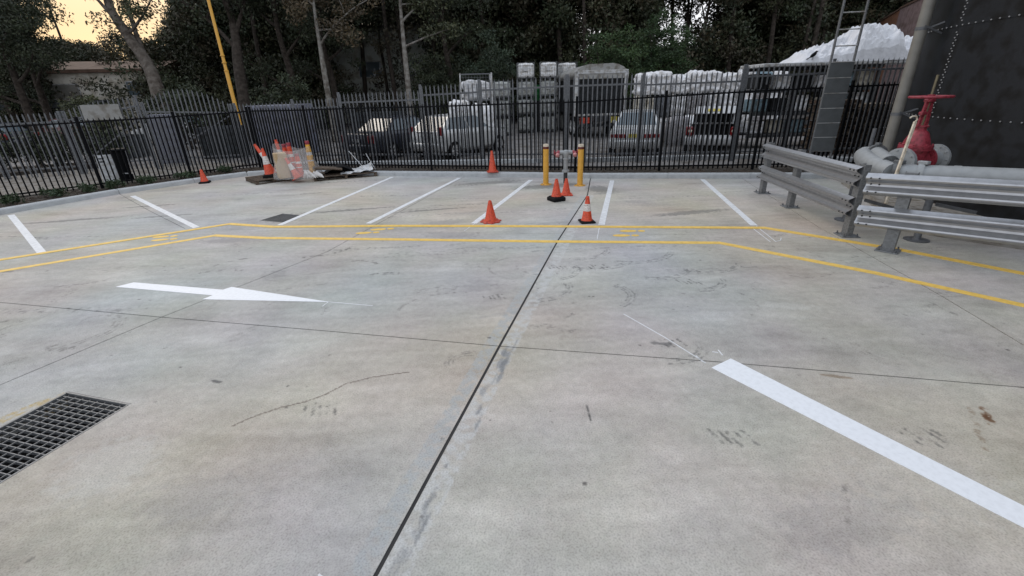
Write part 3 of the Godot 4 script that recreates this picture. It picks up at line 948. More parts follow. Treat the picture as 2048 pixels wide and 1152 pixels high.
# ---------------------------------------------------------------- pallets and oddments in the corner
func pallet(called: String, label: String, at: Vector3, turn: float, lx := 1.1, lz := 1.1, m: Material = null, group := "timber pallets in the corner") -> Node3D:
	if m == null: m = M.old_wood
	var o := thing(called, label, "pallet", at, turn, group)
	for i in 3:
		var mb := MB.new()
		mb.box(Vector3((i - 1) * (lx * 0.5 - 0.05), 0.06, 0), Vector3(0.08, 0.085, lz), Basis(), 0.004)
		part(o, "bearer", mb, m)
	var n := 7
	for i in n:
		var mb := MB.new()
		mb.box(Vector3(rnd(-0.006, 0.006), 0.113 + rnd(0, 0.003), lerpf(-lz * 0.5 + 0.05, lz * 0.5 - 0.05, i / (n - 1.0))), Vector3(lx, 0.02, 0.098), Basis(Vector3.UP, rnd(-0.008, 0.008)), 0.003)
		part(o, "deck_board", mb, m)
	for i in 3:
		var mb := MB.new()
		mb.box(Vector3(0, 0.009, (i - 1) * (lz * 0.5 - 0.06)), Vector3(lx, 0.017, 0.1), Basis(), 0.003)
		part(o, "bottom_board", mb, m)
	return o

func striped_post(label: String, at: Vector3, tilt: Vector2, h: float, loose := false) -> void:
	var o := thing("delineator_post", label, "delineator", at, 0.0, "orange delineator posts")
	o.rotation = Vector3(tilt.x, 0, tilt.y)
	var b := MB.new()
	b.lathe([Vector2(0.0, 0.0), Vector2(0.062, 0.0), Vector2(0.055, h * 0.4), Vector2(0.05, h * 0.92), Vector2(0.038, h * 0.94), Vector2(0.038, h * 0.97), Vector2(0.048, h * 0.98), Vector2(0.044, h), Vector2(0, h)], 20)
	part(o, "post", b, M.orange)
	var w := MB.new()
	w.lathe([Vector2(0.0565, h * 0.42), Vector2(0.0545, h * 0.72)], 20)
	part(o, "reflective_band", w, M.white_band)

func build_corner() -> void:
	rng.seed = 12
	var y := 0.125
	pallet("wooden_pallet", "weathered pallet under the tall banded cone in the corner", Vector3(-8.19, 0.00, -14.68) + Vector3(0.6, 0, 0.1), 0.75)
	pallet("wooden_pallet", "dark pallet under the plastic-wrapped bundle of cones", Vector3(-7.02, 0.00, -15.31) + Vector3(0.1, 0, 0.2), 0.6)
	pallet("wooden_pallet", "low brown pallet carrying rubber mats and a white sheet", Vector3(-5.34, 0.00, -15.00) + Vector3(0.05, 0, 0.05), 0.35, 1.9, 1.1)
	# tall cone with stripes
	var c := thing("traffic_cone", "tall orange cone with wide white band standing on the corner pallet", "traffic cone", Vector3(-7.48, 0.12, -14.47), 0.4, "orange traffic cones")
	cone_parts(c, 0.88, 0.4, M.black_rubber, 0.09, true)
	c.rotation.z = 0.05
	striped_post("orange and white post leaning far over behind the tall cone", Vector3(-7.51, 0.12, -14.66) + Vector3(-0.02, 0, -0.28), Vector2(-0.12, 0.5), 1.08)
	striped_post("orange and white post leaning a little beside the wrapped bundle", Vector3(-7.19, 0.12, -14.69) + Vector3(0.0, 0, -0.25), Vector2(-0.05, 0.12), 1.08)
	# wrapped bundle: contents, then film
	var p := Vector3(-6.59, 0.12, -14.49) + Vector3(0.05, 0, 0.1)
	var names := ["orange post with red cap at the near side of the wrapped bundle", "red capped post in the middle of the wrapped bundle", "orange post with yellow sleeve at the far side of the wrapped bundle", "short orange post buried low in the wrapped bundle", "white banded cone tipped against the film inside the bundle"]
	var offs := [Vector3(-0.3, 0, -0.05), Vector3(-0.12, 0, 0.02), Vector3(0.36, 0, -0.2), Vector3(0.1, 0, 0.1), Vector3(-0.02, 0, 0.27)]
	for i in 4:
		var o := thing("delineator_post", names[i], "delineator", p + offs[i], 0.0, "posts inside the wrapped bundle")
		var h: float = [0.98, 1.02, 1.04, 0.7][i]
		var b := MB.new()
		b.lathe([Vector2(0, 0), Vector2(0.1, 0), Vector2(0.09, h * 0.5), Vector2(0.06, h * 0.9)], 18)
		part(o, "post", b, M.orange if i != 2 else M.amber)
		var w := MB.new()
		w.lathe([Vector2(0.093, h * 0.42), Vector2(0.078, h * 0.68)], 18)
		part(o, "reflective_band", w, M.white_band)
		var k := MB.new()
		k.lathe([Vector2(0.06, h * 0.9), Vector2(0.055, h * 0.93), Vector2(0.065, h * 0.94), Vector2(0.06, h), Vector2(0, h)], 18)
		part(o, "cap", k, M.valve_red)
	var tc := thing("traffic_cone", names[4], "traffic cone", p + offs[4] + Vector3(0.12, 0.0, 0.04), 0.0, "orange traffic cones")
	cone_parts(tc, 0.66, 0.3, M.dark_orange, 0.03, true)
	tc.rotation.z = 0.4
	var bx := MB.new()
	bx.box(Vector3(0, 0.38, 0), Vector3(0.34, 0.75, 0.3), Basis(Vector3.UP, 0.6), 0.02)
	var bo := part(self, "foam_block", bx, M.buff_block)
	bo.position = p + Vector3(-0.36, 0.005, 0.22)
	tag(bo, "buff upright block inside the near edge of the wrapped bundle", "block")
	var rings := []
	var N := 40
	for i in 11:
		var t := i / 10.0
		var ring := []
		for j in N:
			var a := TAU * j / N
			var sq := pow(pow(absf(cos(a)), 4.0) + pow(absf(sin(a)), 4.0), -0.25)
			var rx := lerpf(0.64, 0.47, smoothstep(0.0, 0.8, t)) * sq
			var rz := lerpf(0.56, 0.42, smoothstep(0.0, 0.8, t)) * sq
			var fold := 0.012 * sin(j * 2.9 + t * 5.0) + 0.014 * sin(j * 1.3 - t * 9.0)
			var top := 0.88 + 0.07 * cos(a * 2.0) - 0.06 * cos(a)
			ring.append(p + Vector3(cos(a) * (rx + fold) + t * -0.05, 0.01 + top * t, sin(a) * (rz + fold)))
		rings.append(ring)
	var film := MB.new()
	film.loft(rings, false)
	tag(part(self, "plastic_wrap", film, M.film), "cloudy plastic film stretched round the bundle of posts", "plastic wrap")
	# rags of film at the foot
	var rag := MB.new()
	for i in 7:
		var q := p + Vector3(rnd(0.25, 0.62), 0.0, rnd(0.1, 0.4))
		rag.path([q, q + Vector3(0.1, 0.1 + rnd(0, 0.08), 0.04), q + Vector3(0.22, 0.06, 0.05), q + Vector3(0.3, 0.01, 0.1)], [0.02, 0.06, 0.05, 0.01], 7)
	tag(part(self, "film_offcut", rag, M.film_white), "crumpled clear film lying at the foot of the bundle", "plastic film")
	# mats, board, sheet and rods on the brown pallet
	var q := Vector3(-5.34, 0.00, -15.00) + Vector3(0.05, 0.128, 0.05)
	var bs := Basis(Vector3.UP, 0.35)
	for k in 3:
		var mt := MB.new()
		var rr := []
		for i in 9:
			var t := i / 8.0
			var ring := []
			for e in [[-0.3, 0.0], [0.3, 0.0], [0.3, 0.03], [-0.3, 0.03]]:
				ring.append(q + bs * Vector3(lerpf(-0.62, 0.32, t) + k * 0.1, e[1] + 0.002 + k * 0.036 + (0.05 + 0.03 * k) * sin(t * PI * (1.0 + 0.3 * k)), e[0] - 0.2 + k * 0.03))
			rr.append(ring)
		mt.loft(rr)
		tag(part(self, "rubber_mat", mt, M.black_rubber), ["lowest black rubber mat on the brown pallet", "middle black rubber mat on the brown pallet", "topmost curled black rubber mat on the brown pallet"][k], "mat", "black rubber mats")
	var bd := MB.new()
	bd.box(q + bs * Vector3(-0.5, 0.2, 0.2), Vector3(0.85, 0.04, 0.5), bs * Basis(Vector3.BACK, -0.12), 0.004)
	tag(part(self, "timber_board", bd, M.old_wood), "brown timber board lying tilted on the black mats", "board")
	var sh := MB.new()
	var rr2 := []
	for i in 11:
		var t := i / 10.0
		var ring := []
		for j in 8:
			var s := j / 7.0
			ring.append(q + bs * Vector3(lerpf(-0.15, 0.85, t), 0.012 + 0.2 * pow(t, 1.6) * (0.4 + 0.6 * s) + 0.02 * sin(i * 1.9 + j), lerpf(0.48, -0.25, s)))
		for j in 8:
			ring.append(ring[7 - j] + Vector3(0, -0.006, 0))
		rr2.append(ring)
	sh.loft(rr2)
	tag(part(self, "plastic_sheet", sh, M.white_plastic), "curled white plastic sheet on the brown pallet", "plastic sheet")
	var st := MB.new()
	st.path([q + bs * Vector3(0.95, 0.02, 0.05), q + bs * Vector3(0.8, 0.35, -0.1), q + bs * Vector3(0.74, 0.52, -0.18)], [0.011, 0.011, 0.011], 7)
	tag(part(self, "thin_stake", st, M.white_plastic), "white stake rising upright from the curled plastic sheet", "stake", "white stakes")
	var st2 := MB.new()
	st2.path([q + bs * Vector3(0.55, 0.16, 0.05), q + bs * Vector3(0.22, 0.62, -0.25)], [0.01, 0.01], 7)
	tag(part(self, "thin_stake", st2, M.white_plastic), "white stake leaning over the black rubber mats", "stake", "white stakes")

# ---------------------------------------------------------------- guard rails
func wbeam(a: Vector3, b: Vector3, face: float) -> MB:
	var mb := MB.new()
	var pr := [[-0.158, 0.012], [-0.138, 0.05], [-0.118, 0.09], [-0.1, 0.097], [-0.08, 0.09], [-0.06, 0.05], [-0.028, 0.006], [0.0, 0.0], [0.028, 0.006], [0.06, 0.05], [0.08, 0.09], [0.1, 0.097], [0.118, 0.09], [0.138, 0.05], [0.158, 0.012]]
	var sec := []
	for p in pr: sec.append(Vector2(p[1] * face, p[0]))
	for i in range(pr.size() - 1, -1, -1): sec.append(Vector2((pr[i][1] - 0.005) * face, pr[i][0] + (0.002 if i > 7 else -0.002)))
	mb.extrude(sec, a, b)
	return mb

func guard_rail(label: String, a: Vector3, b: Vector3, rise: float, posts: Array, face: float) -> void:
	var o := thing("guard_rail", label, "guard rail", a, 0.0, "galvanised guard rails")
	var d := (b - a).normalized()
	var side := Vector3.UP.cross(d).normalized()
	var end := b - a + Vector3(0, rise, 0)
	for h in [0.47, 0.95]:
		var beam := part(o, "beam", wbeam(Vector3(0, h, 0), end + Vector3(0, h, 0), face), M.galv_bright)
		for e in [0.06, 0.16, a.distance_to(b) - 0.16, a.distance_to(b) - 0.06]:
			for yy in [-0.1, 0.0, 0.1]:
				var bo := MB.new()
				var at: Vector3 = d * e + Vector3(0, h + yy + rise * e / a.distance_to(b), 0) + side * face * (0.097 if yy != 0.0 else 0.0)
				bo.path([at, at + side * face * 0.012], [0.013, 0.011], 8)
				part(beam, "bolt", bo, M.dark_steel)
	for t in posts:
		var p: Vector3 = end * t - side * face * 0.055
		var y: float = p.y
		var p0 := Vector3(p.x, 0, p.z)
		var mb := MB.new()
		var hh := 1.13 + y
		# channel post: web and two flanges
		var bs := Basis(side, Vector3.UP, d)
		if bs.determinant() < 0: bs = Basis(side, Vector3.UP, -d)
		mb.box(p0 + Vector3(0, hh * 0.5 + 0.01, 0) + side * face * 0.05, Vector3(0.008, hh, 0.15), bs, 0.002)
		mb.box(p0 + Vector3(0, hh * 0.5 + 0.01, 0) + d * 0.071, Vector3(0.092, hh, 0.008), bs, 0.002)
		mb.box(p0 + Vector3(0, hh * 0.5 + 0.01, 0) - d * 0.071, Vector3(0.092, hh, 0.008), bs, 0.002)
		var po := part(o, "post", mb, M.galv_dark)
		var pl := MB.new()
		pl.box(p0 + Vector3(0, 0.008, 0), Vector3(0.28, 0.016, 0.28), bs, 0.003)
		part(po, "base_plate", pl, M.galv_dark)
		for sx in [-0.1, 0.1]:
			for sz in [-0.1, 0.1]:
				var bo := MB.new()
				bo.lathe([Vector2(0.02, 0.016), Vector2(0.02, 0.03), Vector2(0.01, 0.031), Vector2(0.01, 0.06), Vector2(0, 0.06)], 8, Transform3D(Basis(), p0 + side * sx + d * sz))
				part(po, "anchor_bolt", bo, M.galv)

func pipe_flange(mb: MB, p: Vector3, d: Vector3, r: float, th := 0.035) -> void:
	mb.path([p - d * th, p + d * th], [r, r], 28)
	var x := d.cross(Vector3.UP)
	if x.length() < 0.1: x = d.cross(Vector3.RIGHT)
	x = x.normalized()
	var y := d.cross(x)
	for k in 10:
		var a := TAU * k / 10
		var q := p + (x * cos(a) + y * sin(a)) * (r * 0.86)
		mb.path([q - d * (th + 0.025), q + d * (th + 0.025)], [0.014, 0.014], 6)

func build_pipework() -> void:
	var a := Vector3(5.93, 0.00, -10.68)
	var b := Vector3(5.54, 0.00, -7.11)
	guard_rail("galvanised double guard rail end-on to the parking bays, nearest the back fence", a, b, 0.02, [0.03, 0.42, 0.985], -1.0)
	var c := Vector3(5.32, 0.00, -6.70)
	var d := Vector3(7.15, 0, -4.55)
	guard_rail("galvanised double guard rail in front of the grey pipe and tank", c, d, 0.12, [0.17, 0.9], -1.0)
	# pipe run
	var o := thing("water_pipe", "large grey flanged water pipe behind the guard rail", "pipe", Vector3(6.9, 0, -8.3))
	var org := Vector3(6.9, 0, -8.3)
	var v := Vector3(6.80, 1.09, -7.74)
	var hy := v.y
	var ax := Vector3(0.93, 0, -0.36).normalized()
	var el := Vector3(6.82, 0.88, -8.85)
	el.y = hy - 0.05
	var fa := v - ax * 0.3
	var r0 := 0.13
	var m1 := MB.new()
	pipe_flange(m1, fa - org, ax, 0.235)
	var mid := Vector3(6.93, 1.01, -8.69)
	mid.y = hy
	m1.path([fa - org, fa - ax * 0.25 - org, mid - org, el - org + Vector3(0.1, 0.0, -0.12)], [r0, r0, r0, 0.148], 24)
	part(o, "reducer", m1, M.pipe_grey)
	var cl := MB.new()
	var cd := (mid - fa).normalized()
	cl.path([mid - org - cd * 0.04, mid - org + cd * 0.04], [0.17, 0.17], 24)
	cl.box(mid - org + Vector3(0, 0.175, 0), Vector3(0.08, 0.05, 0.1), Basis(), 0.01)
	part(o, "coupling", cl, M.pipe_dark)
	# elbow toward the lot then along behind the rail
	var e1 := Vector3(6.27, 0.86, -8.08)
	e1.y = hy - 0.06
	var e2 := Vector3(6.14, 0.96, -7.25)
	e2.y = hy - 0.1
	var e3 := Vector3(7.21, 0.95, -6.26)
	e3.y = hy - 0.06
	var e4 := e3 + (e3 - e2).normalized() * 1.6
	var m2 := MB.new()
	var sp := []
	var sr := []
	for i in 13:
		var t := i / 12.0
		var p := el.lerp(e1, t).lerp(e1.lerp(e2, t), t)
		sp.append(p - org)
		sr.append(0.15)
	m2.path(sp, sr, 26)
	part(o, "elbow", m2, M.pipe_grey)
	var m3 := MB.new()
	m3.path([e2 - org, e3 - org, e4 - org], [0.145, 0.145, 0.145], 28)
	part(o, "long_pipe", m3, M.pipe_grey)
	for t in [0.02, 0.22, 0.5]:
		var k := MB.new()
		var p := e2.lerp(e3, t)
		var dd := (e3 - e2).normalized()
		k.path([p - dd * 0.045 - org, p - dd * 0.035 - org, p + dd * 0.035 - org, p + dd * 0.045 - org], [0.152, 0.172, 0.172, 0.152] if t < 0.3 else [0.149, 0.151, 0.151, 0.149], 26)
		if t < 0.3:
			k.box(p - org + Vector3(0, 0.18, 0.02), Vector3(0.09, 0.05, 0.14), Basis(Vector3.UP, 0.4), 0.01)
		part(o, "coupling", k, M.pipe_dark if t < 0.1 else M.pipe_grey)
	# pipe supports
	for q in [Vector3(6.48, 0.00, -6.82), Vector3(6.21, 0.00, -8.08)]:
		var s := MB.new()
		s.lathe([Vector2(0.0, 0.0), Vector2(0.17, 0.0), Vector2(0.17, 0.014), Vector2(0.06, 0.016), Vector2(0.05, 0.03), Vector2(0.05, hy - 0.22), Vector2(0.0, hy - 0.22)], 20, Transform3D(Basis(), q - org))
		part(o, "support_leg", s, M.galv)
	for k in [[Vector3(6.23, 0.44, -7.78), Vector3(6.68, 0.31, -7.51)], [Vector3(7.01, 0.46, -7.25), Vector3(7.46, 0.37, -6.99)]]:
		var s := MB.new()
		s.bar(k[0] - org, k[1] - org, 0.05, 0.05)
		part(o, "brace", s, M.galv)
	var tb := MB.new()
	var tp := Vector3(7.06, 1.09, -9.05)
	tb.tube(Vector3(tp.x, hy, tp.z) - org, Vector3(tp.x, hy + 0.42, tp.z) - org, 0.035, 0.035)
	part(o, "vent_stub", tb, M.galv)
	# red gate valve
	org = Vector3(v.x, 0, v.z)
	var g := thing("gate_valve", "red gate valve with handwheel and rising stem beside the tank", "valve", org)
	var b0 := MB.new()
	b0.path([-ax * 0.27 + Vector3(0, hy, 0), -ax * 0.1 + Vector3(0, hy, 0), ax * 0.1 + Vector3(0, hy, 0), ax * 0.27 + Vector3(0, hy, 0)], [0.15, 0.19, 0.19, 0.15], 24)
	b0.lathe([Vector2(0.0, hy - 0.24), Vector2(0.12, hy - 0.23), Vector2(0.18, hy - 0.14), Vector2(0.185, hy + 0.1), Vector2(0.19, hy + 0.18), Vector2(0.235, hy + 0.185), Vector2(0.235, hy + 0.22)], 24)
	pipe_flange(b0, ax * 0.26 + Vector3(0, hy, 0), ax, 0.23, 0.022)
	pipe_flange(b0, -ax * 0.26 + Vector3(0, hy, 0), ax, 0.23, 0.022)
	part(g, "body", b0, M.valve_red)
	var bn := MB.new()
	bn.lathe([Vector2(0.235, hy + 0.225), Vector2(0.235, hy + 0.26), Vector2(0.19, hy + 0.265), Vector2(0.17, hy + 0.34), Vector2(0.12, hy + 0.46), Vector2(0.075, hy + 0.5), Vector2(0.075, hy + 0.54), Vector2(0.095, hy + 0.545), Vector2(0.095, hy + 0.57), Vector2(0.0, hy + 0.575)], 24)
	for k in 8:
		var an := TAU * k / 8
		bn.box(Vector3(cos(an) * 0.21, hy + 0.275, sin(an) * 0.21), Vector3(0.035, 0.03, 0.035), Basis(Vector3.UP, -an), 0.004)
	part(g, "bonnet", bn, M.valve_red)
	var yk := MB.new()
	for s in [-1, 1]:
		yk.bar(ax * 0.1 * s + Vector3(0, hy + 0.56, 0), ax * 0.055 * s + Vector3(0, hy + 0.94, 0), 0.06, 0.035, Vector3(0, 0, 1), 0.008)
	yk.box(Vector3(0, hy + 0.945, 0), Vector3(0.16, 0.05, 0.1), Basis(Vector3.UP, 0.4), 0.012)
	yk.box(-ax * 0.12 + Vector3(0, hy + 0.76, 0.03), Vector3(0.14, 0.05, 0.06), Basis(Vector3.UP, 0.4), 0.008)
	part(g, "yoke", yk, M.valve_red)
	var hw := MB.new()
	var hp := []
	var hr := []
	for k in 37:
		hp.append(Vector3(cos(TAU * k / 36) * 0.27, hy + 1.0, sin(TAU * k / 36) * 0.27))
		hr.append(0.02)
	hw.path(hp, hr, 10, false)
	for k in 5:
		var an := TAU * k / 5
		hw.path([Vector3(0, hy + 0.985, 0), Vector3(cos(an) * 0.26, hy + 1.0, sin(an) * 0.26)], [0.02, 0.014], 8)
	hw.lathe([Vector2(0.05, hy + 0.96), Vector2(0.05, hy + 1.03), Vector2(0.02, hy + 1.035)], 16)
	part(g, "handwheel", hw, M.valve_red)
	var sm := MB.new()
	sm.tube(Vector3(0, hy + 0.5, 0), Vector3(0, hy + 1.32, 0), 0.018, 0.018)
	part(g, "stem", sm, M.brass)
	# nozzle joining the tank
	var nz := MB.new()
	nz.path([ax * 0.29 + Vector3(0, hy, 0), ax * 0.34 + Vector3(0, hy, 0), ax * 0.6 + Vector3(0, hy, 0)], [0.15, 0.15, 0.15], 22)
	pipe_flange(nz, ax * 0.62 + Vector3(0, hy, 0), ax, 0.235, 0.03)
	part(g, "outlet_pipe", nz, M.pipe_grey)
	# hooked strut in front
	var hk := MB.new()
	var h0 := Vector3(6.09, 1.14, -7.11)
	var h1 := Vector3(6.35, 1.75, -7.37)
	hk.bar(h0 + (h0 - h1) * 0.9, h1, 0.045, 0.03, Vector3(0, 0, 1), 0.004)
	var h2 := h1 + Vector3(0.02, 0.03, 0)
	hk.path([h1, h2, h2 + Vector3(-0.03, 0.05, 0), h2 + Vector3(-0.1, 0.05, 0.01), h2 + Vector3(-0.13, 0.025, 0.01)], [0.012, 0.012, 0.012, 0.012, 0.012], 8)
	tag(part(self, "hooked_strut", hk, M.cream), "pale flat strut with a hooked top leaning before the red valve", "strut")

func build_tank() -> void:
	var ctr := Vector3(14.14, 0, -7.81)
	var R := 6.0
	var HT := 7.2
	var o := thing("water_tank", "huge dark bolted steel water tank with rows of pale bolts", "tank", ctr)
	# each curved sheet of each course is a panel
	var rows := [0.0, 1.69, 3.25, 4.82, HT]
	for rr in rows.size() - 1:
		for k in 14:
			var a0 := TAU * k / 14 - 2.892
			var a1 := TAU * (k + 1) / 14 - 2.892
			var mb := MB.new()
			var rad := R + (0.006 if rr % 2 == 0 else 0.0)
			for s in 6:
				var b0 := lerpf(a0, a1 + 0.012, s / 6.0)
				var b1 := lerpf(a0, a1 + 0.012, (s + 1) / 6.0)
				var n0 := Vector3(cos(b0), 0, sin(b0))
				var n1 := Vector3(cos(b1), 0, sin(b1))
				var q0 := rad + 0.008 * s / 6.0
				var q1 := rad + 0.008 * (s + 1) / 6.0
				var y0: float = rows[rr] - (0.03 if rr > 0 else 0.0)
				var y1: float = rows[rr + 1]
				mb.quadn(n1 * q1 + Vector3(0, y0, 0), n0 * q0 + Vector3(0, y0, 0), n0 * q0 + Vector3(0, y1, 0), n1 * q1 + Vector3(0, y1, 0), n1, n0, n0, n1)
			part(o, "panel", mb, M.tank)
	# bolts along the seams that face the car park
	var bolt := MB.new()
	bolt.lathe([Vector2(0.013, 0.0), Vector2(0.013, 0.009), Vector2(0.008, 0.015), Vector2(0, 0.022)], 8, Transform3D(Basis(Vector3.BACK, -PI / 2), Vector3.ZERO))
	var bm := bolt.mesh()
	for rr in [1, 2]:
		var y: float = rows[rr] - 0.015
		for k in 120:
			var a := PI * 0.78 + k * 0.0275
			if k > 62: break
			var n0 := Vector3(cos(a), 0, sin(a))
			place(o, "bolt", bm, M.zinc_bolt, Transform3D(Basis(Vector3.UP, -a), n0 * (R + 0.014) + Vector3(0, y, 0)))
	for rr in rows.size() - 2:
		for k in range(-1, 2):
			var a := TAU * k / 14 - 2.892
			for c2 in 2:
				var aa := a + (0.004 if c2 == 0 else 0.012)
				for j in 16:
					var y: float = lerpf(rows[rr] + 0.06, rows[rr + 1] - 0.08, (j + 0.5 * c2) / 16.0)
					if rr == 2 and y > 5.2: continue
					var n0 := Vector3(cos(aa), 0, sin(aa))
					place(o, "bolt", bm, M.zinc_bolt, Transform3D(Basis(Vector3.UP, -aa), n0 * (R + 0.014) + Vector3(0, y, 0)))
	var rf := MB.new()
	rf.lathe([Vector2(R + 0.1, HT), Vector2(R + 0.1, HT + 0.08), Vector2(0.0, HT + 0.9)], 48)
	part(o, "roof", rf, M.tank)
	# overflow pipe on its brackets
	var pp := Vector3(8.2, 0, -10.03)
	var ov := thing("overflow_pipe", "dull steel overflow pipe standing beside the dark tank", "pipe", pp)
	var m1 := MB.new()
	m1.path([Vector3(0, 0.02, 0), Vector3(0, 6.6, 0), Vector3(0.08, 6.85, 0.05), Vector3(0.3, 6.95, 0.2), Vector3(0.75, 6.95, 0.5)], [0.1, 0.1, 0.1, 0.1, 0.1], 22)
	part(ov, "riser", m1, M.dull_steel)
	for y in [1.7, 3.26]:
		var br := MB.new()
		var inw := Vector3(ctr.x - pp.x, 0, ctr.z - pp.z).normalized()
		for s in [-0.1, 0.1]:
			br.bar(Vector3(0, y + s * 0.4, 0) + inw.cross(Vector3.UP) * s, inw * 0.34 + Vector3(0, y - s, 0), 0.03, 0.03)
		br.path([Vector3(0, y - 0.03, 0), Vector3(0, y + 0.03, 0)], [0.107, 0.107], 22)
		part(ov, "bracket", br, M.galv)
	# low concrete plinth
	var pl := MB.new()
	pl.prism(PackedVector2Array([Vector2(6.62, -7.47), Vector2(7.02, -6.82), Vector2(7.56, -6.21), Vector2(9.4, -3.2), Vector2(14, -1.4), Vector2(14, -11.0), Vector2(8.4, -11.4), Vector2(7.6, -9.4)]), -0.05, 0.16)
	tag(part(self, "tank_plinth", pl, M.plinth), "low concrete plinth in front of the dark tank", "plinth", "", "structure")
	# ladder with its lower guard
	var lp := Vector3(8.48, 0.0, -12.55)
	var turn := -0.12
	var ld := thing("access_ladder", "grey steel ladder with a locked sheet guard beside the tank", "ladder", lp, turn)
	for s in [-0.27, 0.27]:
		var st := MB.new()
		st.box(Vector3(s, 2.95, 0), Vector3(0.035, 5.7, 0.065), Basis(), 0.004)
		part(ld, "stile", st, M.galv_dark)
	for i in 14:
		var rg := MB.new()
		rg.tube(Vector3(-0.255, 0.65 + i * 0.36, 0), Vector3(0.255, 0.65 + i * 0.36, 0), 0.014, 0.014, 8)
		part(ld, "rung", rg, M.pale_steel)
	for i in 6:
		var gp := MB.new()
		gp.box(Vector3(0, 0.83 + i * 0.36, 0.045), Vector3(0.56, 0.345, 0.008), Basis(), 0.002)
		part(ld, "guard_panel", gp, M.panel_grey)
		var ed := MB.new()
		ed.box(Vector3(0, 1.008 + i * 0.36, 0.052), Vector3(0.56, 0.014, 0.014))
		part(ld, "guard_edge", ed, M.pale_steel)
	var wk := MB.new()
	for s in [-0.27, 0.27]:
		wk.bar(Vector3(s, 5.7, 0), Vector3(s + 1.15, 5.75, 0.75), 0.04, 0.06)
	part(ld, "stand_off", wk, M.galv_dark)

# ---------------------------------------------------------------- cars. Local: x across, z along, the tail at +z
func sect(z: float, yb: float, yt: float, hw: float, tuck := 0.06) -> Array:
	var ym := lerpf(yb, yt, 0.55)
	var out := []
	for p in [[-hw + tuck * 1.6, yb], [hw - tuck * 1.6, yb], [hw - tuck * 0.4, yb + (ym - yb) * 0.35], [hw, ym], [hw - tuck * 0.3, lerpf(ym, yt, 0.6)], [hw - tuck, yt - 0.015], [hw - tuck * 2.2, yt], [-hw + tuck * 2.2, yt], [-hw + tuck, yt - 0.015], [-hw + tuck * 0.3, lerpf(ym, yt, 0.6)], [-hw, ym], [-hw + tuck * 0.4, yb + (ym - yb) * 0.35]]:
		out.append(Vector3(p[0], p[1], z))
	return out

func lerp3(a: Vector3, b: Vector3, c: Vector3, d: Vector3, s: float, t: float) -> Vector3:
	return a.lerp(b, s).lerp(d.lerp(c, s), t)

func pane(mb: MB, a: Vector3, b: Vector3, c: Vector3, d: Vector3, s0: float, s1: float, t0: float, t1: float) -> void:
	var k := (b - a).cross(d - a).normalized() * 0.006
	mb.quad(lerp3(a, b, c, d, s0, t0) + k, lerp3(a, b, c, d, s1, t0) + k, lerp3(a, b, c, d, s1, t1) + k, lerp3(a, b, c, d, s0, t1) + k)

func wheel(o: Node3D, x: float, z: float, r: float) -> void:
	var s := signf(x)
	var xf := Transform3D(Basis(Vector3.BACK, -s * PI / 2), Vector3(x, r, z))
	var t := MB.new()
	t.lathe([Vector2(r * 0.62, -0.1), Vector2(r * 0.95, -0.1), Vector2(r, -0.07), Vector2(r, 0.07), Vector2(r * 0.95, 0.1), Vector2(r * 0.66, 0.09)], 24, xf)
	var w := Node3D.new()
	w.name = "wheel"
	o.add_child(w, true)
	part(w, "tyre", t, M.black_rubber)
	var m := MB.new()
	m.lathe([Vector2(r * 0.66, 0.085), Vector2(r * 0.58, 0.07), Vector2(r * 0.55, 0.03), Vector2(r * 0.1, 0.05), Vector2(0, 0.055)], 20, xf)
	for k in 5:
		var a := TAU * k / 5
		m.box(xf * Vector3(cos(a) * r * 0.33, 0.06, sin(a) * r * 0.33), Vector3(r * 0.5, 0.03, r * 0.16), xf.basis * Basis(Vector3.UP, -a), 0.006)
	part(w, "rim", m, M.alloy)

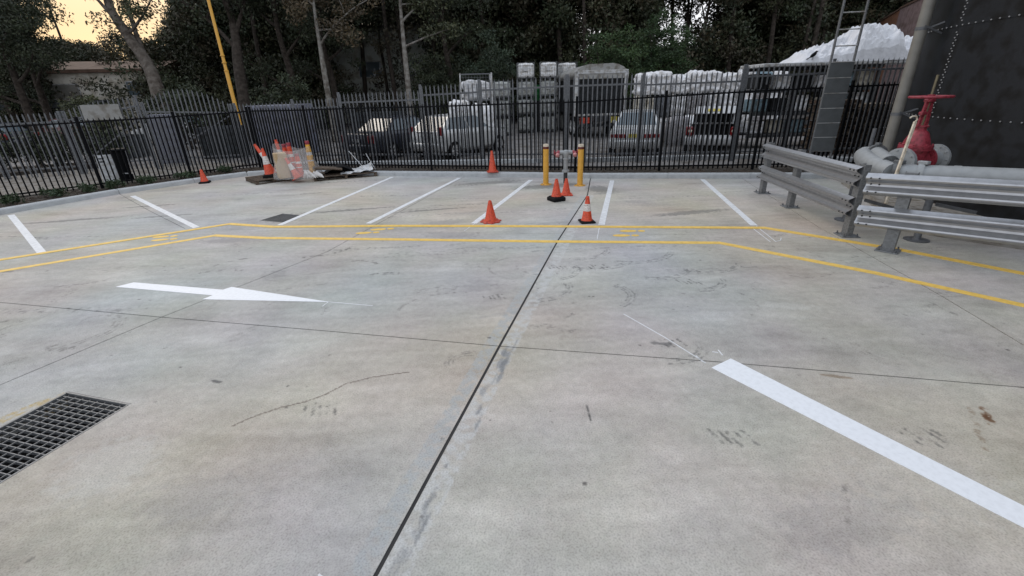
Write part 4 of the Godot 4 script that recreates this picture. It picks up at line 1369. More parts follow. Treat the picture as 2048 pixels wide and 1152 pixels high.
# kind: 0 sedan, 1 sedan with its boot open, 2 hatchback
func car(called: String, label: String, at: Vector3, turn: float, paint: Material, kind: int, bar_lights: bool, plate: Material) -> void:
	var o := thing(called, label, "car", at, turn, "cars parked in the yard")
	o.scale = Vector3.ONE * 1.06
	var body := MB.new()
	var hatch := kind == 2
	var back := 2.2 if not hatch else 1.95
	var st := []
	if kind == 1:
		st = [sect(1.3, 0.22, 0.98, 0.87)]
	elif hatch:
		st = [sect(back, 0.34, 0.62, 0.72), sect(back - 0.03, 0.28, 0.95, 0.79), sect(back - 0.2, 0.25, 1.02, 0.85), sect(1.2, 0.22, 1.03, 0.88)]
	else:
		st = [sect(back, 0.4, 0.6, 0.74), sect(back - 0.02, 0.3, 0.9, 0.8), sect(back - 0.16, 0.26, 0.965, 0.85), sect(1.3, 0.22, 0.98, 0.87)]
	st += [sect(0.2, 0.2, 0.95, 0.88), sect(-0.9, 0.2, 0.93, 0.87), sect(-1.6, 0.22, 0.86, 0.85), sect(-2.05, 0.26, 0.74, 0.78), sect(-2.2, 0.34, 0.6, 0.6)]
	st.reverse()
	body.loft(st)
	part(o, "body", body, paint)
	# cabin shell and its panes
	var zr := 1.5 if not hatch else 1.86
	var zt := 0.78 if not hatch else 1.22
	var B := [Vector3(-0.78, 0.96, zr), Vector3(0.78, 0.96, zr), Vector3(0.78, 0.92, -1.2), Vector3(-0.78, 0.92, -1.2)]
	var hr := 1.43 if not hatch else 1.47
	var U := [Vector3(-0.57, hr, zt), Vector3(0.57, hr, zt), Vector3(0.57, hr + 0.01, -0.35), Vector3(-0.57, hr + 0.01, -0.35)]
	var sh := MB.new()
	for i in 4:
		sh.quad(B[i], B[(i + 1) % 4], U[(i + 1) % 4], U[i])
	var rs := []
	for i in 5:
		var t := i / 4.0
		var z := lerpf(-0.38, zt + 0.03, t)
		var row := []
		for j in 9:
			var s := j / 8.0
			row.append(Vector3(lerpf(-0.59, 0.59, s), hr - 0.01 + 0.05 * sin(s * PI) * (0.6 + 0.4 * sin(t * PI)), z))
		row.append(Vector3(0.56, hr - 0.03, z)); row.append(Vector3(-0.56, hr - 0.03, z))
		rs.append(row)
	sh.loft(rs)
	part(o, "cabin", sh, paint)
	var gl := MB.new()
	pane(gl, B[0], B[1], U[1], U[0], 0.06, 0.94, 0.08, 0.9)
	part(o, "rear_window", gl, M.car_glass)
	gl = MB.new()
	pane(gl, B[2], B[3], U[3], U[2], 0.05, 0.95, 0.06, 0.92)
	part(o, "windscreen", gl, M.car_glass)
	for sd in 2:
		for w in [[0.08, 0.48], [0.52, 0.9]]:
			gl = MB.new()
			if sd == 0: pane(gl, B[1], B[2], U[2], U[1], w[0], w[1], 0.1, 0.88)
			else: pane(gl, B[3], B[0], U[0], U[3], 1.0 - w[1], 1.0 - w[0], 0.1, 0.88)
			part(o, "side_window", gl, M.car_glass)
	for x in [-0.8, 0.8]:
		for z in [-1.38, 1.32]: wheel(o, x, z, 0.31)
		var mi := MB.new()
		mi.box(Vector3(signf(x) * 0.95, 0.98, -0.72), Vector3(0.17, 0.12, 0.09), Basis(), 0.03)
		part(o, "mirror", mi, paint)
	# bumper
	var bp := MB.new()
	var bx := []
	for s in 9:
		var t := lerpf(-1, 1, s / 8.0)
		var x := t * 0.84
		var z := back + 0.06 - 0.14 * t * t
		bx.append([Vector3(x, 0.3, z - 0.06), Vector3(x, 0.36, z + 0.02), Vector3(x, 0.5, z + 0.04), Vector3(x, 0.58, z + 0.02), Vector3(x, 0.6, z - 0.1), Vector3(x, 0.3, z - 0.12)])
	bp.loft(bx)
	part(o, "bumper", bp, paint)
	# lamps
	for x in [-1.0, 1.0]:
		var la := MB.new()
		if bar_lights:
			la.box(Vector3(x * 0.54, 0.7, back - 0.02), Vector3(0.52, 0.13, 0.07), Basis(Vector3.UP, x * 0.1), 0.015)
		elif hatch:
			la.box(Vector3(x * 0.72, 0.98, back - 0.07), Vector3(0.18, 0.3, 0.12), Basis(Vector3.UP, x * 0.35), 0.03)
		else:
			la.box(Vector3(x * 0.71, 0.76, back - 0.05), Vector3(0.28, 0.3, 0.14), Basis(Vector3.UP, x * 0.3), 0.04)
		part(o, "tail_light", la, M.tail_red)
		if kind == 1:
			var rv := MB.new()
			rv.box(Vector3(x * 0.69, 0.77, back - 0.035), Vector3(0.2, 0.08, 0.14), Basis(Vector3.UP, x * 0.3), 0.01)
			part(o, "reverse_light", rv, M.cream)
	var pl := MB.new()
	if kind == 1:
		# open boot: walls, sill, floor and the raised lid
		var w1 := MB.new()
		for x in [-1.0, 1.0]:
			w1.loft([[Vector3(x * 0.86, 0.28, 1.25), Vector3(x * 0.66, 0.28, 1.25), Vector3(x * 0.66, 0.96, 1.25), Vector3(x * 0.83, 0.95, 1.25)], [Vector3(x * 0.85, 0.3, 1.9), Vector3(x * 0.66, 0.3, 1.9), Vector3(x * 0.68, 0.93, 1.9), Vector3(x * 0.8, 0.92, 1.9)], [Vector3(x * 0.8, 0.35, 2.16), Vector3(x * 0.64, 0.35, 2.18), Vector3(x * 0.67, 0.88, 2.1), Vector3(x * 0.76, 0.87, 2.08)]])
		w1.box(Vector3(0, 0.48, 2.12), Vector3(1.36, 0.3, 0.1), Basis(), 0.02)
		w1.box(Vector3(0, 0.97, 1.36), Vector3(1.4, 0.04, 0.16), Basis(), 0.01)
		part(o, "quarter_panel", w1, paint)
		var fl := MB.new()
		fl.box(Vector3(0, 0.36, 1.7), Vector3(1.34, 0.03, 0.8))
		fl.box(Vector3(0, 0.65, 1.31), Vector3(1.34, 0.56, 0.03))
		part(o, "boot_lining", fl, M.black_rubber)
		var lid := MB.new()
		var lb := Basis(Vector3.RIGHT, -0.85)
		var hin := Vector3(0, 1.0, 1.42)
		lid.box(hin + lb * Vector3(0, 0, 0.36), Vector3(1.3, 0.035, 0.72), lb, 0.015)
		lid.box(hin + lb * Vector3(0, -0.17, 0.72), Vector3(1.28, 0.34, 0.035), lb, 0.015)
		var lo := part(o, "boot_lid", lid, paint)
		var un := MB.new()
		un.box(hin + lb * Vector3(0, -0.03, 0.35), Vector3(1.2, 0.02, 0.62), lb)
		part(lo, "inner_trim", un, M.black_rubber)
		pl.box(hin + lb * Vector3(0, -0.2, 0.745), Vector3(0.42, 0.12, 0.01), lb)
		part(lo, "number_plate", pl, plate)
	else:
		pl.box(Vector3(0, 0.71 if not hatch else 0.78, back + 0.012), Vector3(0.4, 0.12, 0.012), Basis(), 0.002)
		part(o, "number_plate", pl, plate)
		if hatch:
			var tr := MB.new()
			tr.box(Vector3(0, 0.95, back + 0.0), Vector3(0.8, 0.04, 0.03), Basis(), 0.008)
			part(o, "chrome_trim", tr, M.alloy)

# ---------------------------------------------------------------- yard goods
func tote_proto(o: Node3D, m: Material) -> void:
	var b := MB.new()
	b.box(Vector3(0, 0.61, 0), Vector3(1.06, 0.9, 0.92), Basis(), 0.09)
	b.lathe([Vector2(0.13, 1.05), Vector2(0.13, 1.1), Vector2(0.0, 1.11)], 16)
	part(o, "tank", b, m)
	var c := MB.new()
	for i in 8:
		var x := lerpf(-0.56, 0.56, i / 7.0)
		for z in [-0.49, 0.49]: c.box(Vector3(x, 0.62, z), Vector3(0.011, 0.98, 0.011))
	for i in 5:
		var z := lerpf(-0.36, 0.36, i / 4.0)
		for x in [-0.57, 0.57]: c.box(Vector3(x, 0.62, z), Vector3(0.011, 0.98, 0.011))
	for k in 6:
		var y := lerpf(0.15, 1.11, k / 5.0)
		for z in [-0.505, 0.505]: c.box(Vector3(0, y, z), Vector3(1.18, 0.011, 0.011))
		for x in [-0.586, 0.586]: c.box(Vector3(x, y, 0), Vector3(0.011, 0.011, 0.98))
	part(o, "cage", c, M.galv_dark)
	var p := MB.new()
	p.box(Vector3(0, 0.115, 0), Vector3(1.15, 0.04, 0.98), Basis(), 0.01)
	for x in [-0.48, 0.0, 0.48]:
		for z in [-0.4, 0.4]: p.box(Vector3(x, 0.05, z), Vector3(0.16, 0.098, 0.16), Basis(), 0.01)
	part(o, "pallet_base", p, M.dark_steel)
	var s := MB.new()
	s.box(Vector3(-0.1, 0.7, 0.519), Vector3(0.36, 0.26, 0.006))
	part(o, "label_plate", s, M.pale_steel)
	var v := MB.new()
	v.path([Vector3(0.1, 0.22, 0.42), Vector3(0.1, 0.2, 0.53)], [0.05, 0.04], 12)
	part(o, "outlet_valve", v, M.black_rubber)

func lumpy(w: float, h: float, d: float, sd: int, sag := 0.05, seg := 10) -> MB:
	var f := FastNoiseLite.new()
	f.seed = sd
	f.frequency = 1.6
	f.fractal_octaves = 4
	var mb := MB.new()
	var rings := []
	for i in seg + 1:
		var t := float(i) / seg
		var ring := []
		var k := seg * 4
		var shr := 1.0 - 0.5 * pow(maxf(0.0, t - 0.8) / 0.2, 3.0) - 0.12 * pow(maxf(0.0, 0.15 - t) / 0.15, 2.0)
		for j in k:
			var a := TAU * j / k
			var q := pow(pow(absf(cos(a)), 5.0) + pow(absf(sin(a)), 5.0), -0.2) * shr
			var p := Vector3(cos(a) * q * w * 0.5, t * h, sin(a) * q * d * 0.5)
			var e := f.get_noise_3d(p.x + sd, p.y * 2.2, p.z)
			var e2 := f.get_noise_3d(p.x * 3.0, p.y * 4.0 + sd, p.z * 3.0)
			ring.append(p * Vector3(1 + e * sag * 2.0, 1, 1 + e * sag * 2.0) + Vector3(0, (e * sag + e2 * 0.02) * (1.2 if t > 0.5 else 0.2), 0) + Vector3(cos(a), 0, sin(a)) * e2 * 0.035)
		rings.append(ring)
	mb.loft(rings)
	return mb

func build_yard() -> void:
	var yl := 0.045
	# cars
	car("parked_car", "silver sedan with a full-width red light bar, tail to the fence", Vector3(5.25, yl, -19.1), -0.3, M.silver, 0, true, M.plate_yellow)
	car("parked_car", "white sedan with its boot lid raised and a yellow plate", Vector3(8.3, yl, -19.2), -0.4, M.white_car, 1, false, M.plate_yellow)
	car("parked_car", "silver hatchback parked at an angle in front of the white bags", Vector3(-1.95, yl, -19.7), -0.62, M.silver, 2, false, M.pale_steel)
	car("parked_car", "dark blue sedan beside the silver hatchback", Vector3(-4.6, yl, -20.3), -0.55, M.navy, 0, false, M.pale_steel)
	# truck
	var tk := thing("box_truck", "dark box truck with a grey tarpaulin roof, tail toward the fence", "truck", Vector3(4.6, yl, -27.5), 0.05)
	var c := MB.new()
	c.box(Vector3(0, 2.1, 0), Vector3(2.5, 1.9, 6.0), Basis(), 0.04)
	part(tk, "cargo_box", c, M.charcoal)
	for q in [[Vector3(-1.24, 2.15, 3.02), Vector3(0.16, 2.0, 0.1)], [Vector3(1.24, 2.15, 3.02), Vector3(0.16, 2.0, 0.1)], [Vector3(0, 3.1, 3.02), Vector3(2.66, 0.16, 0.1)], [Vector3(0, 1.13, 3.02), Vector3(2.66, 0.1, 0.1)]]:
		var f := MB.new()
		f.box(q[0], q[1], Basis(), 0.015)
		part(tk, "door_frame", f, M.pale_steel)
	var tp := MB.new()
	var rg := []
	for i in 7:
		var z := lerpf(3.05, -3.0, i / 6.0)
		var ring := []
		for j in 11:
			var s := lerpf(-1, 1, j / 10.0)
			ring.append(Vector3(s * 1.36, 3.1 + 0.38 * (1.0 - pow(absf(s), 3.0)) + 0.03 * sin(i * 2.0 + j), z))
		ring.append(Vector3(1.34, 2.8, z)); ring.append(Vector3(-1.34, 2.8, z))
		rg.append(ring)
	tp.loft(rg)
	part(tk, "tarpaulin", tp, M.tarp_grey)
	var chs := MB.new()
	chs.box(Vector3(0, 0.95, 0.2), Vector3(0.9, 0.25, 6.6), Basis(), 0.02)
	chs.box(Vector3(0, 0.62, 3.05), Vector3(2.4, 0.12, 0.12), Basis(), 0.01)
	part(tk, "chassis", chs, M.dark_steel)
	for x in [-0.78, 0.78]:
		var mk := MB.new()
		mk.box(Vector3(x, 0.88, 3.1), Vector3(0.5, 0.28, 0.02))
		part(tk, "marker_plate", mk, M.plate_yellow if x > 0 else M.dark_orange)
		for z in [1.9, 0.9, -3.6]: wheel(tk, x * 1.3, z, 0.48)
	var cab := MB.new()
	cab.box(Vector3(0, 1.7, -4.1), Vector3(2.3, 2.2, 1.8), Basis(), 0.12)
	part(tk, "cab", cab, M.pale_steel)
	# liquid totes in stacks
	var base := thing("liquid_tote", "topmost white caged tote of the stack nearest the white bags", "tote", Vector3(0, 0, 0), 0.1, "caged liquid totes")
	tote_proto(base, M.tote_white)
	var grey := thing("liquid_tote", "second white-grey tote down in the stack nearest the white bags", "tote", Vector3(0, 0, 0), 0.05, "caged liquid totes")
	tote_proto(grey, M.tote_grey)
	var s1 := Vector3(1.19, 3.37, -29.34)
	var s2 := Vector3(2.52, 3.33, -29.32)
	var s3 := Vector3(3.56, 3.34, -30.42)
	var h0 := 0.975
	for e in [base, grey]: e.scale = Vector3.ONE * 0.84
	base.position = Vector3(s1.x, yl + h0 * 3 + 0.0, s1.z)
	grey.position = Vector3(s1.x + 0.02, yl + h0 * 2, s1.z)
	copy_of(grey, "liquid_tote", "third tote down in the stack nearest the white bags", Vector3(s1.x - 0.03, yl + h0, s1.z), 0.08, "caged liquid totes")
	copy_of(grey, "liquid_tote", "bottom tote of the stack nearest the white bags", Vector3(s1.x, yl, s1.z), -0.05, "caged liquid totes")
	var nm := ["bottom", "third", "second", "topmost"]
	for k in 4:
		copy_of(base if k == 3 else grey, "liquid_tote", nm[k] + " tote of the middle tote stack, beside the green drum", Vector3(s2.x, yl + h0 * k, s2.z), rnd(-0.05, 0.05), "caged liquid totes")
	for k in 4:
		copy_of(base if k == 3 else grey, "liquid_tote", nm[k] + " tote of the tote stack nearest the truck", Vector3(s3.x + 0.2, yl + h0 * k, s3.z), 0.35 + rnd(-0.05, 0.05), "caged liquid totes")
	var s0 := Vector3(-0.25, 2.22, -27.75)
	for k in 3:
		copy_of(grey, "liquid_tote", ["bottom", "middle", "top"][k] + " tote of the low stack beside the black gap", Vector3(s0.x, yl + h0 * k, s0.z), 0.12 + rnd(-0.03, 0.03), "caged liquid totes")
	# green drum on pallets between stacks
	var gd := MB.new()
	gd.lathe([Vector2(0, 0), Vector2(0.29, 0), Vector2(0.29, 0.28), Vector2(0.3, 0.3), Vector2(0.29, 0.32), Vector2(0.29, 0.58), Vector2(0.3, 0.6), Vector2(0.29, 0.62), Vector2(0.29, 0.88), Vector2(0.0, 0.88)], 20)
	var gp := Vector3(1.91, 2.26, -30.06)
	for k in 3:
		var g := thing("steel_drum", ["dark drum at the bottom between two tote stacks", "dark drum in the middle between two tote stacks", "bright green drum on top between two tote stacks"][k], "drum", Vector3(gp.x, yl + 0.9 * k, gp.z), 0.0, "drums between the tote stacks")
		part(g, "shell", gd.mesh(), M.green_drum if k == 2 else M.charcoal)
		var lid := MB.new()
		lid.lathe([Vector2(0.27, 0.88), Vector2(0.27, 0.895), Vector2(0.0, 0.895)], 20)
		part(g, "lid", lid, M.dark_steel)
	# white bag heap with a wire stillage on top
	var wb := Vector3(-1.81, 1.76, -22.64)
	var hn := ["large slumped white bag behind the silver hatchback", "white bag with loose folds, upper one behind the silver hatchback", "white bag at the end of the heap nearest the totes"]
	for q in [[Vector3(-0.5, 0, 0), 1.15, 1.1, 0], [Vector3(-0.35, 1.12, 0.1), 1.0, 0.9, 1], [Vector3(0.65, 0, 0.1), 1.1, 1.85, 2]]:
		var o := part(self, "bulk_bag", lumpy(q[1], q[2], 1.1, 40 + q[3], 0.09, 12), M.white_bag)
		o.position = Vector3(wb.x, yl, wb.z) + q[0]
		tag(o, hn[q[3]], "bag", "loose white bulk bags")
	var stg := thing("wire_stillage", "grey wire stillage full of white scrap above the bag heap", "stillage", Vector3(wb.x + 0.35, yl + 2.0, wb.z - 1.6), 0.1)
	var sp := MB.new()
	for x in [-0.75, 0.75]:
		for z in [-0.5, 0.5]: sp.box(Vector3(x, -0.4, z), Vector3(0.06, 3.2, 0.06))
	part(stg, "frame", sp, M.pale_steel)
	var me := MB.new()
	for i in 12:
		me.box(Vector3(lerpf(-0.75, 0.75, i / 11.0), 0.55, 0.5), Vector3(0.012, 1.1, 0.012))
		if i < 8: me.box(Vector3(0, 0.1 + i * 0.15, 0.5), Vector3(1.5, 0.012, 0.012))
	me.box(Vector3(0, 1.15, 0.5), Vector3(1.5, 0.05, 0.05))
	me.box(Vector3(0, 0.0, 0), Vector3(1.5, 0.05, 1.0))
	part(stg, "mesh_side", me, M.galv)
	var sc := part(self, "scrap_bundle", lumpy(1.3, 0.85, 0.85, 61, 0.16, 10), M.white_bag)
	sc.position = Vector3(wb.x + 0.35, yl + 2.03, wb.z - 1.6)
	tag(sc, "pale scrap plastic heaped inside the wire stillage", "scrap")
	# wrapped bales in rows
	rng.seed = 55
	var rows := [[1287, 20.5, 2], [1318, 21.0, 2], [1350, 21.5, 2], [1386, 22.0, 2], [1420, 22.0, 2], [1450, 22.5, 2], [1484, 23.0, 2], [1516, 23.5, 2], [1545, 24.0, 2]]
	var whereb := ["beside the truck", "second from the truck", "third from the truck", "behind the silver sedan's roof", "fifth from the truck", "behind the raised boot lid", "seventh from the truck", "third from the rack", "beside the pallet rack"]
	for i in rows.size():
		var q := rows[i] as Array
		var mm: Array = [M.white_bag, M.white_bag, M.grey_bale, M.white_bag, M.cream_bale, M.dark_bale, M.white_bag, M.grey_bale, M.white_bag]
		for k in 3:
			var p: Vector3
			match i:
				0: p = Vector3(6.72, 2.04, -23.86)
				1: p = Vector3(7.63, 2.01, -24.17)
				2: p = Vector3(8.56, 1.98, -24.49)
				3: p = Vector3(9.51, 1.96, -24.80)
				4: p = Vector3(10.49, 1.93, -25.11)
				5: p = Vector3(11.46, 1.90, -25.43)
				6: p = Vector3(12.45, 1.87, -25.74)
				7: p = Vector3(13.47, 1.84, -26.06)
				_: p = Vector3(14.50, 1.80, -26.37)
			var o := part(self, "wrapped_bale", lumpy(0.86 + rnd(-0.05, 0.05), [0.985, 0.985, 0.95 + 0.1 * sin(i * 2.3)][k], 0.95, 100 + i * 3 + k, 0.13, 14), mm[(i + (0 if k == 2 else k * 4)) % 9] if k < 2 else (M.white_bag if i != 7 else M.blue_bale))
			o.position = Vector3(p.x + rnd(-0.04, 0.04), yl + k * 1.0, p.z)
			o.rotation.y = rnd(-0.12, 0.12)
			tag(o, ["bottom", "middle", "top"][k] + " wrapped bale of the column " + whereb[i], "bale", "wrapped bales stacked in columns")
	# two bales standing in front
	for q in [[Vector3(7.33, 0.84, -20.61), "low pale bale with blue print in front of the bale columns", M.grey_bale], [Vector3(8.10, 1.00, -21.01), "low rounded white bag in front of the bale columns", M.white_bag]]:
		var o := part(self, "bulk_bag", lumpy(0.9, 1.15, 0.9, 171 + int(q[0].x * 10), 0.1, 10), q[2])
		o.position = Vector3(q[0].x, yl, q[0].z)
		tag(o, q[1], "bag", "loose white bulk bags")
	# pallet rack with its load, flat roof and tarpaulin heap
	var rk := thing("storage_rack", "dark steel rack holding white goods behind the ladder", "rack", Vector3(11.6, yl, -18.9), 0.0)
	for x in [-2.2, -0.7, 0.8, 2.3]:
		for z in [-0.5, 0.5]:
			var u := MB.new()
			u.box(Vector3(x, 1.42, z), Vector3(0.09, 2.84, 0.09), Basis(), 0.006)
			part(rk, "upright", u, M.dark_steel)
	for y in [0.45, 1.25, 2.05, 2.82]:
		for z in [-0.55, 0.55]:
			var u := MB.new()
			u.box(Vector3(0.05, y, z), Vector3(4.7, 0.1, 0.05), Basis(), 0.005)
			part(rk, "beam", u, M.dark_steel)
		var sf := MB.new()
		sf.box(Vector3(0.05, y + 0.062, 0), Vector3(4.6, 0.02, 1.05))
		part(rk, "shelf", sf, M.dark_steel)
	var gi := 0
	for lv in [0.53, 1.33, 2.13]:
		for k in 6:
			var w := rnd(0.5, 0.66)
			var hh := rnd(0.42, 0.6)
			var b := part(self, "packed_crate", crate_mesh(w, hh, 0.8), [M.white_bag, M.cream_bale, M.tote_grey, M.charcoal, M.white_bag, M.blue_bale][rng.randi_range(0, 5)])
			b.position = Vector3(11.6 - 1.88 + k * 0.77 + rnd(-0.03, 0.03), yl + lv + 0.003, -18.9 + rnd(-0.04, 0.04))
			tag(b, ["first", "second", "third", "fourth", "fifth", "sixth"][k] + " crate from the bale end on the " + ["bottom", "middle", "top"][gi] + " rack shelf", "crate", "crates on the storage rack")
		gi += 1
	var rf := MB.new()
	rf.box(Vector3(12.4, yl + 2.93, -18.9), Vector3(6.2, 0.12, 1.7), Basis(Vector3.UP, 0.03), 0.02)
	tag(part(self, "rack_roof", rf, M.pale_steel), "long pale flat sheet roof laid over the storage rack", "roof sheet")
	tarp_heap()
	# brown pallets stacked behind the fence beside the tank
	rng.seed = 90
	for i in 13:
		var t := i % 7
		var col := i / 7
		pallet("stacked_pallet", "brown pallet, number %s from the ground in the stack %s" % [["one", "two", "three", "four", "five", "six", "seven"][t], "beside the tank" if col == 1 else "beside the ladder"], Vector3(11.3 + col * 1.35, yl + t * 0.27, -16.6), rnd(-0.06, 0.06), 1.15, 1.1, M.old_wood if (i % 3) else M.brown_wood, "pallets stacked behind the fence")
		if t < 6:
			var bl := MB.new()
			bl.box(Vector3(0, 0.063, 0), Vector3(0.98, 0.125, 0.92), Basis(), 0.015)
			var bo := part(self, "timber_block", bl, M.brown_wood if (i % 2) else M.buff_wood)
			bo.position = Vector3(11.3 + col * 1.35, yl + t * 0.27 + 0.13, -16.6)
			tag(bo, "timber pack lying on pallet %s of the stack %s" % [["one", "two", "three", "four", "five", "six", "seven"][t], "beside the tank" if col == 1 else "beside the ladder"], "timber", "timber packs between the pallets")
	# lavender-grey container and cabinets behind the palisade
	var ct := thing("shipping_container", "lavender-grey container behind the palisade, right of the yellow pole", "container", Vector3(-9.9, yl, -21.4), -0.06)
	var cb := MB.new()
	cb.box(Vector3(0, 1.05, 0), Vector3(2.0, 2.1, 2.0), Basis(), 0.02)
	part(ct, "shell", cb, M.lavender)
	for i in 8:
		var rb := MB.new()
		rb.box(Vector3(-0.9 + i * 0.257, 1.05, 1.015), Vector3(0.12, 2.0, 0.04), Basis(), 0.012)
		part(ct, "side_rib", rb, M.lavender)
	var cc := thing("metal_cabinet", "tall pale metal cabinet behind the domed gate", "cabinet", Vector3(-13.9, yl, -19.6), 0.2)
	var cm := MB.new()
	cm.box(Vector3(0, 0.95, 0), Vector3(0.8, 1.9, 0.5), Basis(), 0.015)
	part(cc, "body", cm, M.lavender)
	for s in [-0.195, 0.195]:
		var dm := MB.new()
		dm.box(Vector3(s, 0.95, 0.258), Vector3(0.37, 1.78, 0.015), Basis(), 0.004)
		part(cc, "door", dm, M.lavender)
	# slatted machine crate and low steel bins in the dark part of the yard
	for q in [[Vector3(-12.6, yl, -21.2), 1.5, 1.3, "dark steel bin behind the domed gate leaf"], [Vector3(-6.4, yl, -24.0), 2.2, 1.6, "dark steel bin behind the blue sedan"], [Vector3(-18.2, yl, -22.3), 1.8, 1.0, "dark steel bin beyond the low bushes behind the palisade"]]:
		var bn := thing("steel_bin", q[3], "bin", q[0], rnd(-0.2, 0.2), "dark steel bins in the yard")
		var m1 := MB.new()
		for s in [-1, 1]:
			m1.box(Vector3(s * q[1] * 0.5, q[2] * 0.5, 0), Vector3(0.05, q[2], 1.2), Basis(), 0.008)
			m1.box(Vector3(0, q[2] * 0.5, s * 0.6), Vector3(q[1] - 0.06, q[2], 0.05), Basis(), 0.008)
		m1.box(Vector3(0, 0.06, 0), Vector3(q[1] - 0.06, 0.1, 1.14))
		part(bn, "walls", m1, M.slate)
		for i in 5:
			var rb := MB.new()
			rb.box(Vector3(lerpf(-0.4, 0.4, i / 4.0) * q[1], q[2] * 0.5, 0.64), Vector3(0.06, q[2] - 0.05, 0.04), Basis(), 0.008)
			part(bn, "rib", rb, M.slate)
	# wheeled bin and leaning sign against the side fence
	var bp := Vector2(-12.39, -14.99)
	var wbn := thing("wheeled_bin", "black wheeled rubbish bin outside the side fence", "bin", v3(bp, 0.065), 0.68)
	wbn.scale = Vector3(0.68, 0.92, 0.75)
	var bm := MB.new()
	bm.loft([[Vector3(-0.22, 0.05, 0.2), Vector3(0.22, 0.05, 0.2), Vector3(0.22, 0.05, -0.22), Vector3(-0.22, 0.05, -0.22)], [Vector3(-0.28, 1.0, 0.27), Vector3(0.28, 1.0, 0.27), Vector3(0.28, 1.0, -0.28), Vector3(-0.28, 1.0, -0.28)]])
	part(wbn, "body", bm, M.black_plastic)
	var lm := MB.new()
	lm.box(Vector3(0, 1.05, 0), Vector3(0.6, 0.09, 0.6), Basis(), 0.035)
	lm.tube(Vector3(-0.2, 1.02, -0.33), Vector3(0.2, 1.02, -0.33), 0.015, 0.015)
	part(wbn, "lid", lm, M.black_plastic)
	for x in [-0.24, 0.24]:
		var w := MB.new()
		w.lathe([Vector2(0, -0.03), Vector2(0.1, -0.03), Vector2(0.1, 0.03), Vector2(0, 0.03)], 16, Transform3D(Basis(Vector3.BACK, PI / 2), Vector3(x, 0.1, -0.24)))
		part(wbn, "wheel", w, M.black_rubber)
	var hl := MB.new()
	hl.box(Vector3(0.02, 0.28, 0.238), Vector3(0.2, 0.03, 0.01), Basis(Vector3.BACK, -0.1))
	part(wbn, "white_mark", hl, M.white_plastic)
	var sp2 := Vector2(-12.61, -14.94)
	var sg := thing("leaning_sign", "white board sign leaning beside the black wheeled bin", "sign", v3(sp2 + Vector2(-0.1, 0.0), 0.065), 0.5)
	sg.rotation.x = -0.12
	var sm := MB.new()
	sm.box(Vector3(-0.12, 0.42, 0), Vector3(0.42, 0.84, 0.02), Basis(), 0.003)
	part(sg, "board", sm, M.white_plastic)
	for i in 2:
		for k in 4:
			var ln := MB.new()
			ln.box(Vector3(-0.25 + k * 0.035, 0.73 - i * 0.1, 0.0115), Vector3(0.026, 0.05, 0.003))
			part(sg, "printed_mark", ln, M.charcoal)
	var l3 := MB.new()
	l3.box(Vector3(-0.1, 0.05, 0.0115), Vector3(0.06, 0.015, 0.003))
	part(sg, "printed_mark", l3, M.charcoal)

func crate_mesh(w: float, h: float, d: float) -> MB:
	var mb := MB.new()
	mb.box(Vector3(0, h * 0.5, 0), Vector3(w, h, d), Basis(), 0.02)
	for i in 4:
		mb.box(Vector3(0, h * (i + 0.5) / 4.0, d * 0.5 + 0.006), Vector3(w + 0.01, 0.03, 0.015), Basis(), 0.004)
		mb.box(Vector3(lerpf(-0.45, 0.45, i / 3.0) * w, h * 0.5, d * 0.5 + 0.012), Vector3(0.025, h, 0.012), Basis(), 0.003)
	return mb

func tarp_heap() -> void:
	var f := FastNoiseLite.new()
	f.seed = 8
	f.frequency = 0.42
	f.fractal_octaves = 3
	f.fractal_type = FastNoiseLite.FRACTAL_RIDGED
	var org := Vector3(13.0, 3.04, -18.95)
	var mb := MB.new()
	var nx := 64
	var nz := 26
	var top := []
	for i in nx + 1:
		var row := []
		for j in nz + 1:
			var s := i / float(nx)
			var t := j / float(nz)
			var x := lerpf(-2.35, 2.6, s)
			var z := lerpf(0.85, -0.85, t)
			var hgt := 0.24 * smoothstep(0.0, 0.08, s) + 0.2 * smoothstep(0.12, 0.3, s) + 0.55 * smoothstep(0.28, 0.55, s) - 0.6 * smoothstep(0.74, 0.8, s) + 0.15 * smoothstep(0.78, 0.95, s)
			var drape := pow(sin(clampf(t, 0.0, 1.0) * PI), 0.45)
			var e := f.get_noise_2d(x * 1.2, z * 1.2 + x * 0.4)
			var e2 := f.get_noise_2d(x * 2.0 + z * 3.0 + 9.0, z * 5.5 - x * 3.2)
			row.append(org + Vector3(x + e2 * 0.04, maxf(0.0, hgt * drape + (e * 0.3 + e2 * 0.16) * drape * minf(1.0, s * 9.0)), z + e * 0.06))
		top.append(row)
	for i in nx:
		for j in nz:
			mb.quad(top[i][j], top[i + 1][j], top[i + 1][j + 1], top[i][j + 1])
			var dn := Vector3(0, -0.012, 0)
			mb.quad(top[i][j] + dn, top[i][j + 1] + dn, top[i + 1][j + 1] + dn, top[i + 1][j] + dn)
	tag(part(self, "tarpaulin_heap", mb, M.tarp_white), "rumpled white tarpaulin heaped on the flat rack roof", "tarpaulin")
	var bd := MB.new()
	bd.loft([0, 1, 2, 3, 4, 5, 6].map(func(i): return bird_ring(i)))
	bd.box(Vector3(-0.17, -0.05, 0), Vector3(0.16, 0.02, 0.05), Basis(Vector3.BACK, 0.5), 0.004)
	bd.path([Vector3(0.13, 0.16, 0), Vector3(0.19, 0.15, 0)], [0.012, 0.002], 6)
	for z in [-0.02, 0.02]: bd.path([Vector3(0, 0.0, z), Vector3(0.0, -0.11, z)], [0.008, 0.006], 5)
	var bo := part(self, "bird", bd, M.black_plastic)
	bo.position = Vector3(10.3, 3.31, -16.2)
	bo.rotation.y = 0.2
	bo.position = Vector3(10.89, 3.20, -17.71)
	tag(bo, "black bird perched on the palisade before the white tarpaulin", "bird")

